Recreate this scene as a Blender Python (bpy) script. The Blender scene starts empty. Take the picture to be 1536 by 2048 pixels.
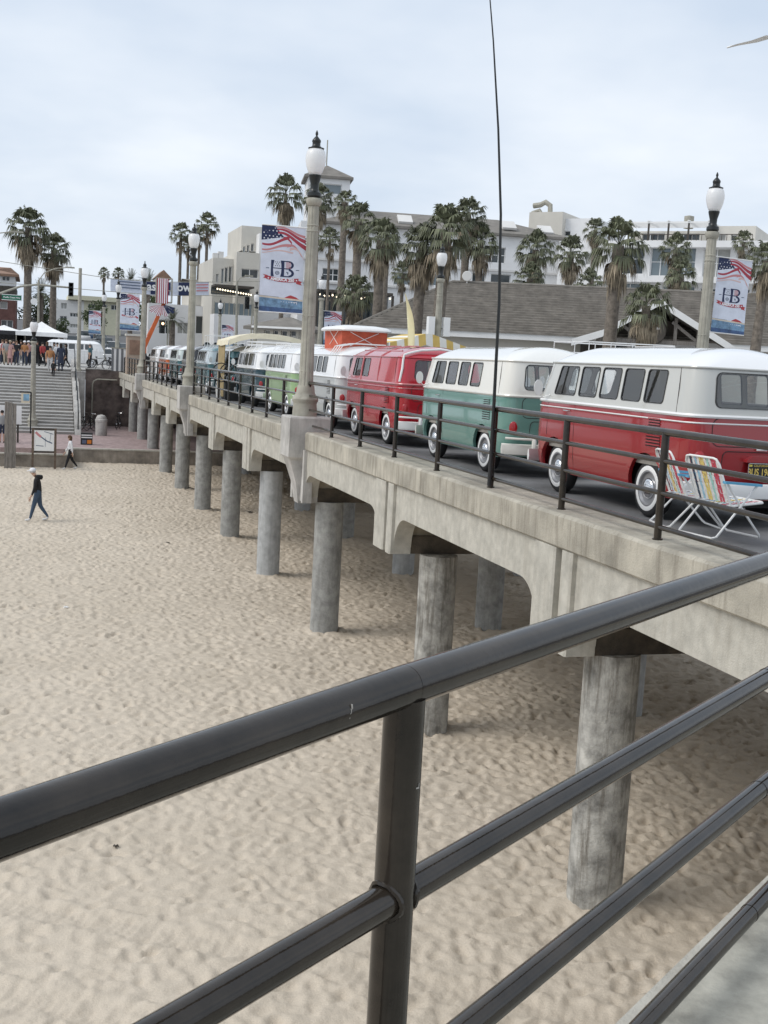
import bpy, bmesh, math, random
import numpy as np
from mathutils import Matrix, Vector
R = math.radians
PI = math.pi
random.seed(7)
rng = np.random.default_rng(7)
scene = bpy.context.scene
col = scene.collection

# ------------------------------------------------------------------ camera
YAW, PITCH, ROLL, EYE, FPX = 0.2956, 0.1264, 0.0530, 1.503, 2334.3
_f = Vector((math.sin(YAW)*math.cos(PITCH), math.cos(YAW)*math.cos(PITCH), -math.sin(PITCH)))
_r = Vector((math.cos(YAW), -math.sin(YAW), 0)); _u = _r.cross(_f)
_r2 = _r*math.cos(ROLL)+_u*math.sin(ROLL); _u2 = -_r*math.sin(ROLL)+_u*math.cos(ROLL)
cam_data = bpy.data.cameras.new('camera'); cam = bpy.data.objects.new('camera', cam_data); col.objects.link(cam)
cam_data.sensor_fit = 'VERTICAL'; cam_data.sensor_height = 24; cam_data.lens = FPX*24/2048
cam_data.clip_start = 0.05; cam_data.clip_end = 3000
m3 = Matrix((_r2, _u2, -_f)).transposed()
cam.matrix_world = Matrix.Translation((0, 0, EYE)) @ m3.to_4x4()
scene.camera = cam
scene.render.resolution_x = 768; scene.render.resolution_y = 1024

# ------------------------------------------------------------------ sky, sun, exposure
SUN_EL, SUN_AZ = R(46), R(268)          # azimuth clockwise from +Y : soft light from the left
world = bpy.data.worlds.new('World'); scene.world = world; world.use_nodes = True
nt = world.node_tree; nt.nodes.clear()
def N(t, typ, **kw):
    n = t.nodes.new(typ)
    for k, v in kw.items():
        if k in n.inputs: n.inputs[k].default_value = v
        else: setattr(n, k, v)
    return n
out = N(nt, 'ShaderNodeOutputWorld'); bgd = N(nt, 'ShaderNodeBackground')
sky = N(nt, 'ShaderNodeTexSky', sky_type='NISHITA', sun_disc=False)
sky.sun_elevation = SUN_EL; sky.sun_rotation = SUN_AZ
sky.air_density = 1.0; sky.dust_density = 2.0
tc = N(nt, 'ShaderNodeTexCoord'); sep = N(nt, 'ShaderNodeSeparateXYZ')
nt.links.new(tc.outputs['Generated'], sep.inputs[0])
# flatten the dome so that the cloud layer gets finer towards the horizon
zc = N(nt, 'ShaderNodeMath', operation='ADD'); nt.links.new(sep.outputs[2], zc.inputs[0]); zc.inputs[1].default_value = .22
zm = N(nt, 'ShaderNodeMath', operation='MAXIMUM'); nt.links.new(zc.outputs[0], zm.inputs[0]); zm.inputs[1].default_value = .12
dx = N(nt, 'ShaderNodeMath', operation='DIVIDE'); nt.links.new(sep.outputs[0], dx.inputs[0]); nt.links.new(zm.outputs[0], dx.inputs[1])
dy = N(nt, 'ShaderNodeMath', operation='DIVIDE'); nt.links.new(sep.outputs[1], dy.inputs[0]); nt.links.new(zm.outputs[0], dy.inputs[1])
cmb = N(nt, 'ShaderNodeCombineXYZ'); nt.links.new(dx.outputs[0], cmb.inputs[0]); nt.links.new(dy.outputs[0], cmb.inputs[1])
nz = N(nt, 'ShaderNodeTexNoise', Scale=1.1, Detail=5.0, Roughness=.5); nt.links.new(cmb.outputs[0], nz.inputs['Vector'])
rp = N(nt, 'ShaderNodeValToRGB'); nt.links.new(nz.outputs['Fac'], rp.inputs[0])
rp.color_ramp.elements[0].position = .36; rp.color_ramp.elements[0].color = (.52, .60, .71, 1)
rp.color_ramp.elements[1].position = .66; rp.color_ramp.elements[1].color = (.76, .80, .85, 1)
sc = N(nt, 'ShaderNodeMix', data_type='RGBA', blend_type='MULTIPLY'); sc.inputs[0].default_value = 1
nt.links.new(sky.outputs[0], sc.inputs[6]); sc.inputs[7].default_value = (.09, .09, .09, 1)
mx = N(nt, 'ShaderNodeMix', data_type='RGBA'); mx.inputs[0].default_value = .90
nt.links.new(sc.outputs[2], mx.inputs[6]); nt.links.new(rp.outputs[0], mx.inputs[7])
nt.links.new(mx.outputs[2], bgd.inputs[0]); bgd.inputs[1].default_value = 1.0
nt.links.new(bgd.outputs[0], out.inputs[0])
sd = bpy.data.lights.new('sun', 'SUN'); sun = bpy.data.objects.new('sun', sd); col.objects.link(sun)
sd.energy = 1.4; sd.angle = R(34); sd.color = (1, .96, .9)
sdir = Vector((math.sin(SUN_AZ)*math.cos(SUN_EL), math.cos(SUN_AZ)*math.cos(SUN_EL), math.sin(SUN_EL)))
sun.rotation_euler = sdir.to_track_quat('Z', 'Y').to_euler()
vs = scene.view_settings
vs.view_transform = 'Standard'; vs.look = 'None'; vs.exposure = 0.38; vs.gamma = 1; vs.use_curve_mapping = False
scene.render.engine = 'CYCLES'

# ------------------------------------------------------------------ materials
MATS = {}
def mat(name, c, rough=.6, metal=0, var=.12, vs=3.0, bump=0, bs=40., coat=0, streak=0, streakc=None, island=0, spec=.5, stretch=(1, 1, 1), dark=None, trans=0):
    if name in MATS: return MATS[name]
    m = bpy.data.materials.new(name); m.use_nodes = True; t = m.node_tree
    b = t.nodes['Principled BSDF']; b.inputs['Roughness'].default_value = rough; b.inputs['Metallic'].default_value = metal
    b.inputs['Specular IOR Level'].default_value = spec
    if coat: b.inputs['Coat Weight'].default_value = coat; b.inputs['Coat Roughness'].default_value = .06
    tc = N(t, 'ShaderNodeTexCoord'); L = t.links.new
    if var or bump or streak:
        mp = N(t, 'ShaderNodeMapping'); mp.inputs['Scale'].default_value = stretch
        geo = N(t, 'ShaderNodeNewGeometry'); L(geo.outputs['Position'], mp.inputs[0])
    last = None
    cc = tuple(c)+(1,)
    if var:
        n = N(t, 'ShaderNodeTexNoise', Scale=vs, Detail=6.0, Roughness=.62); L(mp.outputs[0], n.inputs['Vector'])
        r = N(t, 'ShaderNodeValToRGB'); L(n.outputs['Fac'], r.inputs[0])
        lo = tuple(max(0, x*(1-var*1.6)) for x in c)+(1,) if dark is None else tuple(dark)+(1,)
        hi = tuple(min(1, x*(1+var)) for x in c)+(1,)
        r.color_ramp.elements[0].position = .3; r.color_ramp.elements[0].color = lo
        r.color_ramp.elements[1].position = .68; r.color_ramp.elements[1].color = hi
        last = r.outputs[0]
    if streak:
        mp2 = N(t, 'ShaderNodeMapping'); mp2.inputs['Scale'].default_value = (6.5, 6.5, .6); L(geo.outputs['Position'], mp2.inputs[0])
        n2 = N(t, 'ShaderNodeTexNoise', Scale=1.6, Detail=8.0, Roughness=.68); L(mp2.outputs[0], n2.inputs['Vector'])
        r2 = N(t, 'ShaderNodeValToRGB'); L(n2.outputs['Fac'], r2.inputs[0])
        r2.color_ramp.elements[0].position = .48; r2.color_ramp.elements[0].color = (0, 0, 0, 1)
        r2.color_ramp.elements[1].position = .72; r2.color_ramp.elements[1].color = (streak,)*3+(1,)
        mxx = N(t, 'ShaderNodeMix', data_type='RGBA'); L(r2.outputs[0], mxx.inputs[0])
        if last: L(last, mxx.inputs[6])
        else: mxx.inputs[6].default_value = cc
        mxx.inputs[7].default_value = tuple(streakc or (c[0]*.45, c[1]*.42, c[2]*.38))+(1,)
        last = mxx.outputs[2]
    if island:
        geo2 = N(t, 'ShaderNodeNewGeometry'); mr = N(t, 'ShaderNodeMapRange'); L(geo2.outputs['Random Per Island'], mr.inputs[0])
        mr.inputs[3].default_value = 1-island; mr.inputs[4].default_value = 1+island
        mm = N(t, 'ShaderNodeMix', data_type='RGBA', blend_type='MULTIPLY'); mm.inputs[0].default_value = 1
        if last: L(last, mm.inputs[6])
        else: mm.inputs[6].default_value = cc
        L(mr.outputs[0], mm.inputs[7]); last = mm.outputs[2]
    if last: L(last, b.inputs['Base Color'])
    else: b.inputs['Base Color'].default_value = cc
    if bump:
        n3 = N(t, 'ShaderNodeTexNoise', Scale=bs, Detail=4.0, Roughness=.6); L(mp.outputs[0], n3.inputs['Vector'])
        bp = N(t, 'ShaderNodeBump', Strength=bump, Distance=.02); L(n3.outputs['Fac'], bp.inputs['Height']); L(bp.outputs[0], b.inputs['Normal'])
    if trans:   # thin leaf or cloth lets some light through
        tr = N(t, 'ShaderNodeBsdfTranslucent'); tr.inputs[0].default_value = cc
        if last: L(last, tr.inputs[0])
        ms = N(t, 'ShaderNodeMixShader'); ms.inputs[0].default_value = trans
        L(b.outputs[0], ms.inputs[1]); L(tr.outputs[0], ms.inputs[2]); L(ms.outputs[0], t.nodes['Material Output'].inputs[0])
    MATS[name] = m; return m
def glassmat(name, tint, rough=.02):
    m = bpy.data.materials.new(name); m.use_nodes = True; t = m.node_tree; t.nodes.clear()
    o = N(t, 'ShaderNodeOutputMaterial'); tr = N(t, 'ShaderNodeBsdfTransparent'); tr.inputs[0].default_value = tint+(1,)
    g = N(t, 'ShaderNodeBsdfGlossy'); g.inputs['Roughness'].default_value = rough
    lw = N(t, 'ShaderNodeLayerWeight'); lw.inputs['Blend'].default_value = .5; pw = N(t, 'ShaderNodeMath', operation='POWER'); pw.inputs[1].default_value = 5
    t.links.new(lw.outputs['Facing'], pw.inputs[0]); mr = N(t, 'ShaderNodeMapRange'); mr.inputs[3].default_value = .13; mr.inputs[4].default_value = 1.0; t.links.new(pw.outputs[0], mr.inputs[0]); ms = N(t, 'ShaderNodeMixShader')
    t.links.new(mr.outputs[0], ms.inputs[0]); t.links.new(tr.outputs[0], ms.inputs[1]); t.links.new(g.outputs[0], ms.inputs[2]); t.links.new(ms.outputs[0], o.inputs[0])
    MATS[name] = m; return m
mat('concrete', (.47, .45, .395), .85, var=.14, vs=5, bump=.4, bs=55, streak=.38, streakc=(.28, .25, .2))
mat('concrete_top', (.42, .39, .325), .85, var=.26, vs=1.3, bump=.45, bs=45, streak=.8, streakc=(.165, .145, .115))
mat('concrete_grey', (.47, .455, .43), .85, var=.2, vs=2.2, bump=.35, bs=55, streak=.6, streakc=(.25, .24, .23))
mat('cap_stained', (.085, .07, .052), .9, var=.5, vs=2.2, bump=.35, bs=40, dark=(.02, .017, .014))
mat('concrete_cap', (.44, .39, .30), .9, var=.3, vs=1.2, bump=.35, bs=40, streak=.5, streakc=(.10, .085, .06))
mat('pile_light', (.43, .44, .44), .85, var=.15, vs=5, bump=.4, bs=45, streak=.5, streakc=(.2, .2, .19))
mat('pile_mid', (.33, .33, .315), .85, var=.22, vs=5, bump=.5, bs=35, streak=.5, streakc=(.17, .165, .15))
mat('pile_stained', (.39, .38, .35), .85, var=.38, vs=4.0, bump=.6, bs=30, streak=1, streakc=(.085, .07, .05))
mat('walk', (.43, .415, .385), .85, var=.14, vs=1.2, bump=.25, bs=60)
mat('platform', (.40, .385, .33), .85, var=.28, vs=4.5, bump=.3, bs=45)
mat('asphalt', (.165, .165, .168), .85, var=.3, vs=.8, bump=.3, bs=90)
mat('rail_paint', (.026, .0205, .0155), .11, var=.4, vs=6, bump=.03, bs=38, spec=.46)
mat('scratch', (.4, .38, .35), .6, var=0)
mat('lamp_column', (.36, .345, .29), .75, var=.15, vs=4, bump=.2, bs=50, streak=.3)
mat('black_iron', (.008, .010, .010), .35, var=0)
mat('globe', (.93, .93, .93), .25, var=0, trans=.35)
mat('white_paint', (.80, .80, .79), .5, var=.04, vs=1)
mat('white_metal', (.78, .78, .77), .35, var=0, coat=.3)
mat('rim_grey', (.34, .34, .35), .35, .6, var=0)
mat('chrome', (.75, .75, .76), .12, 1, var=0)
mat('rubber', (.018, .018, .019), .7, var=0)
mat('dark', (.02, .02, .02), .8, var=0)
mat('seal', (.03, .03, .03), .5, var=0)
mat('seam', (.02, .012, .012), .7, var=0)
mat('seat', (.30, .28, .25), .8, var=.2)
mat('red_lens', (.35, .01, .015), .15, var=0, coat=.5)
mat('amber', (.7, .22, .03), .3, var=0)
mat('plate_black', (.012, .012, .012), .4, var=0)
mat('plate_yellow', (.75, .55, .12), .5, var=0)
mat('yellow_sticker', (.75, .62, .1), .5, var=0)
glassmat('glass', (.93, .95, .94)); glassmat('glass_dark', (.55, .58, .58))
mat('pane', (.035, .045, .05), .08, var=0, spec=.7)
mat('pane_pale', (.16, .20, .22), .08, var=0, spec=.7)
mat('stucco', (.66, .65, .63), .9, var=.05, vs=.4)
mat('stucco_white', (.74, .74, .74), .9, var=.05, vs=.4)
mat('stucco_beige', (.58, .555, .50), .9, var=.06, vs=.4)
mat('roof_grey', (.20, .185, .165), .9, var=.15, vs=1.2)
mat('roof_tile', (.225, .205, .18), .9, var=.2, vs=1.6)
mat('timber_dark', (.07, .06, .05), .8, var=.2)
mat('brick_red', (.15, .075, .065), .9, var=.2, vs=2)
mat('trunk', (.17, .145, .12), .95, var=.3, vs=5, bump=.5, bs=20)
mat('frond', (.125, .135, .078), .6, var=.25, vs=1.1, island=.45, trans=.15)
mat('frond_dark', (.10, .108, .062), .6, var=.25, vs=1.1, island=.45, trans=.15)
mat('frond_dead', (.25, .205, .145), .85, var=.3, vs=1.5, island=.45)
mat('leaf', (.06, .085, .03), .7, var=.3, vs=1, island=.4, trans=.2)
mat('skin', (.52, .33, .24), .6, var=0)

# ------------------------------------------------------------------ mesh helpers
class MB:
    def __init__(s): s.v = []; s.f = []; s.m = []
    def add(s, vs, fs, mi=0):
        o = len(s.v); s.v += [tuple(v) for v in vs]; s.f += [tuple(i+o for i in f) for f in fs]; s.m += [mi]*len(fs); return s
    def box(s, x0, x1, y0, y1, z0, z1, mi=0):
        return s.add([(x0,y0,z0),(x1,y0,z0),(x1,y1,z0),(x0,y1,z0),(x0,y0,z1),(x1,y0,z1),(x1,y1,z1),(x0,y1,z1)],
            [(0,3,2,1),(4,5,6,7),(0,1,5,4),(1,2,6,5),(2,3,7,6),(3,0,4,7)], mi)
    def obox(s, c, ax, ay, az, mi=0):
        c, ax, ay, az = map(Vector, (c, ax, ay, az)); P = []
        for k in ((-1,-1,-1),(1,-1,-1),(1,1,-1),(-1,1,-1),(-1,-1,1),(1,-1,1),(1,1,1),(-1,1,1)): P.append(c+ax*k[0]+ay*k[1]+az*k[2])
        return s.add(P, [(0,3,2,1),(4,5,6,7),(0,1,5,4),(1,2,6,5),(2,3,7,6),(3,0,4,7)], mi)
    def tube(s, pts, r, n=10, mi=0, caps=True, closed=False):
        pts = [Vector(p) for p in pts]; k = len(pts); rs = r if isinstance(r, (list, tuple)) else [r]*k
        vs = []; up = None
        for i in range(k):
            a = pts[(i-1) % k] if (closed or i) else pts[0]; b = pts[(i+1) % k] if (closed or i < k-1) else pts[-1]
            t = (b-a).normalized()
            if up is None: up = Vector((0,0,1)) if abs(t.z) < .9 else Vector((1,0,0))
            x = t.cross(up)
            if x.length < 1e-5: x = t.cross(Vector((0,1,0)))
            x.normalize(); y = x.cross(t).normalized(); up = y
            for j in range(n):
                an = 2*PI*j/n; vs.append(pts[i]+(x*math.cos(an)+y*math.sin(an))*rs[i])
        fs = []
        for i in range(k if closed else k-1):
            i2 = (i+1) % k
            for j in range(n): fs.append((i*n+j, i*n+(j+1) % n, i2*n+(j+1) % n, i2*n+j))
        if caps and not closed: fs += [tuple(range(n))[::-1], tuple((k-1)*n+j for j in range(n))]
        return s.add(vs, fs, mi)
    def lathe(s, prof, n=16, c=(0,0,0), axis='Z', mi=0, caps=True):
        vs = []
        for r, z in prof:
            for j in range(n):
                an = 2*PI*j/n; p = (r*math.cos(an), r*math.sin(an), z)
                if axis == 'X': p = (z, p[0], p[1])
                if axis == 'Y': p = (p[0], z, p[1])
                vs.append((p[0]+c[0], p[1]+c[1], p[2]+c[2]))
        k = len(prof); fs = [(i*n+j, i*n+(j+1) % n, (i+1)*n+(j+1) % n, (i+1)*n+j) for i in range(k-1) for j in range(n)]
        if caps: fs += [tuple(range(n))[::-1], tuple((k-1)*n+j for j in range(n))]
        return s.add(vs, fs, mi)
    def prism(s, poly, axis, lo, hi, mi=0):
        def P(a, b, h): return {'x': (h,a,b), 'y': (a,h,b), 'z': (a,b,h)}[axis]
        n = len(poly); vs = [P(a,b,lo) for a,b in poly]+[P(a,b,hi) for a,b in poly]
        fs = [tuple(range(n))[::-1], tuple(range(n,2*n))]+[(i,(i+1) % n,(i+1) % n+n,i+n) for i in range(n)]
        return s.add(vs, fs, mi)
    def xf(s, M, start=0):
        for i in range(start, len(s.v)): s.v[i] = tuple(M @ Vector(s.v[i]))
        return s
    def mesh(s, name, mats, angle=40, recalc=True):
        me = bpy.data.meshes.new(name); me.from_pydata(s.v, [], s.f)
        if not isinstance(mats, (list, tuple)): mats = [mats]
        for m in mats: me.materials.append(MATS[m] if isinstance(m, str) else m)
        if len(mats) > 1: me.polygons.foreach_set('material_index', s.m)
        if recalc:
            bm = bmesh.new(); bm.from_mesh(me); bmesh.ops.recalc_face_normals(bm, faces=bm.faces); bm.to_mesh(me); bm.free()
        if angle:
            me.polygons.foreach_set('use_smooth', [True]*len(me.polygons)); me.set_sharp_from_angle(angle=R(angle))
        me.update(); return me
    def build(s, name, mats, parent=None, angle=40, recalc=True, **kw):
        return link(name, s.mesh(name, mats, angle, recalc), parent, **kw)
def link(name, me, parent=None, label=None, cat=None, group=None, kind=None, loc=None, rz=None):
    o = bpy.data.objects.new(name, me); col.objects.link(o)
    if parent: o.parent = parent
    if loc is not None: o.location = loc
    if rz is not None: o.rotation_euler = (0, 0, rz)
    return tag(o, label, cat, group, kind)
def tag(o, label=None, cat=None, group=None, kind=None):
    if label: o['label'] = label
    if cat: o['category'] = cat
    if group: o['group'] = group
    if kind: o['kind'] = kind
    return o
def thing(name, label, cat, loc=(0,0,0), rz=0, group=None):
    o = bpy.data.objects.new(name, None); col.objects.link(o); o.location = loc; o.rotation_euler = (0,0,rz); o.empty_display_size = .3
    return tag(o, label, cat, group)
_fonts = {}
def text_geo(txt, size, bold=0, align='CENTER'):
    """flat text outline as (verts, faces) in the XY plane, centred"""
    k = (txt, size, bold, align)
    if k in _fonts: return _fonts[k]
    cu = bpy.data.curves.new('lettering', 'FONT'); cu.body = txt; cu.size = size; cu.align_x = align; cu.align_y = 'CENTER'; cu.offset = bold; cu.resolution_u = 3
    o = bpy.data.objects.new('lettering', cu); col.objects.link(o)
    me = bpy.data.meshes.new_from_object(o.evaluated_get(bpy.context.evaluated_depsgraph_get()))
    g = ([tuple(v.co) for v in me.vertices], [tuple(p.vertices) for p in me.polygons])
    bpy.data.objects.remove(o); bpy.data.curves.remove(cu); bpy.data.meshes.remove(me)
    _fonts[k] = g; return g
def add_text(mb, txt, size, M, mi=0, bold=0, align='CENTER'):
    v, f = text_geo(txt, size, bold, align); s = len(mb.v); mb.add(v, f, mi); mb.xf(M, s)
# a plane frame for drawing on an upright face: x along right, y up, origin o
def frame(o, right, up):
    r = Vector(right).normalized(); u = Vector(up).normalized(); n = r.cross(u)
    return Matrix.Translation(o) @ Matrix((r, u, n)).transposed().to_4x4()
# where the sight line through a photo point meets a given distance (used to survey far buildings and trees)
def sight(px, py):
    return _f+_r2*((px-768)/FPX)+_u2*((1024-py)/FPX)
def far(px, py, D):
    d = sight(px, py); h = Vector((math.sin(YAW), math.cos(YAW), 0)); k = D/(d.dot(h)); return Vector((0,0,EYE))+d*k
def at_plane(px, py, axis, val):
    d = sight(px, py); o = Vector((0,0,EYE)); return o+d*((val-o[axis])/d[axis])
# ------------------------------------------------------------------ sand
def sand_material():
    m = bpy.data.materials.new('sand'); m.use_nodes = True; t = m.node_tree; b = t.nodes['Principled BSDF']; L = t.links.new
    b.inputs['Roughness'].default_value = .95; b.inputs['Specular IOR Level'].default_value = .15
    g = N(t, 'ShaderNodeNewGeometry')
    n1 = N(t, 'ShaderNodeTexNoise', Scale=.35, Detail=5.0, Roughness=.6); L(g.outputs['Position'], n1.inputs['Vector'])
    r1 = N(t, 'ShaderNodeValToRGB'); L(n1.outputs['Fac'], r1.inputs[0])
    r1.color_ramp.elements[0].position = .3; r1.color_ramp.elements[0].color = (.51, .445, .36, 1)
    r1.color_ramp.elements[1].position = .7; r1.color_ramp.elements[1].color = (.575, .505, .415, 1)
    n2 = N(t, 'ShaderNodeTexNoise', Scale=90., Detail=3.0, Roughness=.7); L(g.outputs['Position'], n2.inputs['Vector'])
    r2 = N(t, 'ShaderNodeMapRange'); L(n2.outputs['Fac'], r2.inputs[0]); r2.inputs[1].default_value = .3; r2.inputs[2].default_value = .7; r2.inputs[3].default_value = .86; r2.inputs[4].default_value = 1.12
    mm = N(t, 'ShaderNodeMix', data_type='RGBA', blend_type='MULTIPLY'); mm.inputs[0].default_value = 1; L(r1.outputs[0], mm.inputs[6]); L(r2.outputs[0], mm.inputs[7])
    L(mm.outputs[2], b.inputs['Base Color'])
    n3 = N(t, 'ShaderNodeTexNoise', Scale=14., Detail=5.0, Roughness=.65); L(g.outputs['Position'], n3.inputs['Vector'])
    bp = N(t, 'ShaderNodeBump', Strength=.5, Distance=.03); L(n3.outputs['Fac'], bp.inputs['Height'])
    n4 = N(t, 'ShaderNodeTexNoise', noise_type='RIDGED_MULTIFRACTAL'); n4.inputs['Scale'].default_value = 7.5; n4.inputs['Detail'].default_value = 3; L(g.outputs['Position'], n4.inputs['Vector'])
    bp2 = N(t, 'ShaderNodeBump', Strength=.4, Distance=.02); L(n4.outputs['Fac'], bp2.inputs['Height']); L(bp.outputs[0], bp2.inputs['Normal']); L(bp2.outputs[0], b.inputs['Normal'])
    MATS['sand'] = m
sand_material()
def make_sand():
    xs = np.concatenate([np.array([-60,-40,-25,-15,-9,-6]), np.arange(-3.6, 9.5, .038), np.arange(9.52, 16.4, .06), np.array([18,20,28,40,60])])
    ys = [-30., -15, -6, 0, 3]; y = 4.0
    while y < 61.5: ys.append(y); y += .033+.0008*(y-4)
    ys = np.array(ys+[62., 66.])
    # heights on a fine regular field, then sampled
    st = .03; W = int(21.6/st); H = int(59.5/st); x0, y0 = -5., 3.
    F = np.zeros((H, W), np.float32)
    nd = 53000
    cx = rng.uniform(0, W, nd); cy = rng.uniform(0, H, nd)
    mk = rng.uniform(0, 1, (9, 4))
    for i in range(nd):
        qx, qy = cx[i]/W*3, cy[i]/H*8; ax, ay = int(qx), int(qy); fx_, fy_ = qx-ax, qy-ay
        msk = .55+.75*((mk[ay, ax]*(1-fx_)+mk[ay, ax+1]*fx_)*(1-fy_)+(mk[min(8, ay+1), ax]*(1-fx_)+mk[min(8, ay+1), ax+1]*fx_)*fy_)
        if rng.random() < .26:  # part of a trail
            a = rng.uniform(.05, .08); b = a*rng.uniform(1.7, 2.6); d = rng.uniform(.026, .056)
        else:
            a = rng.uniform(.032, .075); b = a*rng.uniform(1.0, 1.8); d = rng.uniform(.010, .034)
        th = rng.uniform(0, PI); k = int((b*1.9)/st)+1
        ix, iy = int(cx[i]), int(cy[i])
        xa, xb, ya, yb = max(0, ix-k), min(W, ix+k+1), max(0, iy-k), min(H, iy+k+1)
        gx = (np.arange(xa, xb)-cx[i])*st; gy = (np.arange(ya, yb)-cy[i])*st
        u = gx[None]*math.cos(th)+gy[:, None]*math.sin(th); v = -gx[None]*math.sin(th)+gy[:, None]*math.cos(th)
        q = (u/b)**2+(v/a)**2
        F[ya:yb, xa:xb] += .74*msk*d*(-np.exp(-(q*1.1)**1.6)+.5*np.exp(-((np.sqrt(q)-1.3)**2)*9))
    # tyre tracks of a beach vehicle: two shallow grooves with cross ridges, running left to right low in the frame
    X, Y = np.meshgrid(x0+np.arange(W)*st, y0+np.arange(H)*st)
    for (ox, oy, sl) in ((0, 12.2, -.62), (0, 10.4, -.60), (0, 9.0, -.55)):
        dist = (Y-(oy+sl*(X-ox)))/math.sqrt(1+sl*sl); along = X+sl*Y
        w = np.exp(-(dist/.20)**4)
        F = F*(1-.85*w)+w*(-.022+.009*np.sin(along*52+8*np.abs(dist)))+.02*np.exp(-((np.abs(dist)-.27)/.07)**2)
    # low undulation
    fx = np.fft.fftfreq(W, st); fy = np.fft.fftfreq(H, st); k = np.sqrt(fx[None]**2+fy[:, None]**2)+1e-6
    nz = np.real(np.fft.ifft2(np.fft.fft2(rng.standard_normal((H, W)))*np.exp(-(k/1.3)**2)*(k > .05))); F += .008*nz/nz.std()
    nz = np.real(np.fft.ifft2(np.fft.fft2(rng.standard_normal((H, W)))*np.exp(-((k-3.2)/2.2)**2))); F += .0085*nz/nz.std()
    for by in [11.5+6.45*i-.28 for i in range(-2, 8)]:
        for bx in (6.12, 9.95): rr = np.sqrt((X-bx)**2+(Y-by)**2); F += .07*np.exp(-((rr-.30)/.22)**2)*(rr > .2)
    ix = np.clip(np.round((xs-x0)/st).astype(int), 0, W-1); iy = np.clip(np.round((ys-y0)/st).astype(int), 0, H-1)
    Z = F[iy][:, ix]
    Z[:, (xs < -5) | (xs > 16.4)] = 0; Z[(ys < 3.5) | (ys > 61.8)] = 0
    Z = Z-4.44+.0032*np.clip(ys, 0, 60)[:, None]
    XX, YY = np.meshgrid(xs, ys); nv = XX.size; nx = len(xs); ny = len(ys)
    me = bpy.data.meshes.new('sand'); me.vertices.add(nv)
    me.vertices.foreach_set('co', np.stack([XX, YY, Z], -1).ravel().astype(np.float32))
    i = (np.arange(ny-1)[:, None]*nx+np.arange(nx-1)[None]).ravel(); q = np.stack([i, i+1, i+nx+1, i+nx], -1)
    nf = len(q); me.loops.add(nf*4); me.loops.foreach_set('vertex_index', q.ravel().astype(np.int32)); me.polygons.add(nf)
    me.polygons.foreach_set('loop_start', (np.arange(nf)*4).astype(np.int32)); me.polygons.foreach_set('use_smooth', np.ones(nf, bool))
    me.update(calc_edges=True); me.materials.append(MATS['sand'])
    link('sand', me, kind='structure', label='pale beach sand dimpled with footprints')
make_sand()
def sand_z(y): return -4.44+.0032*min(60, max(0, y))

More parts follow.
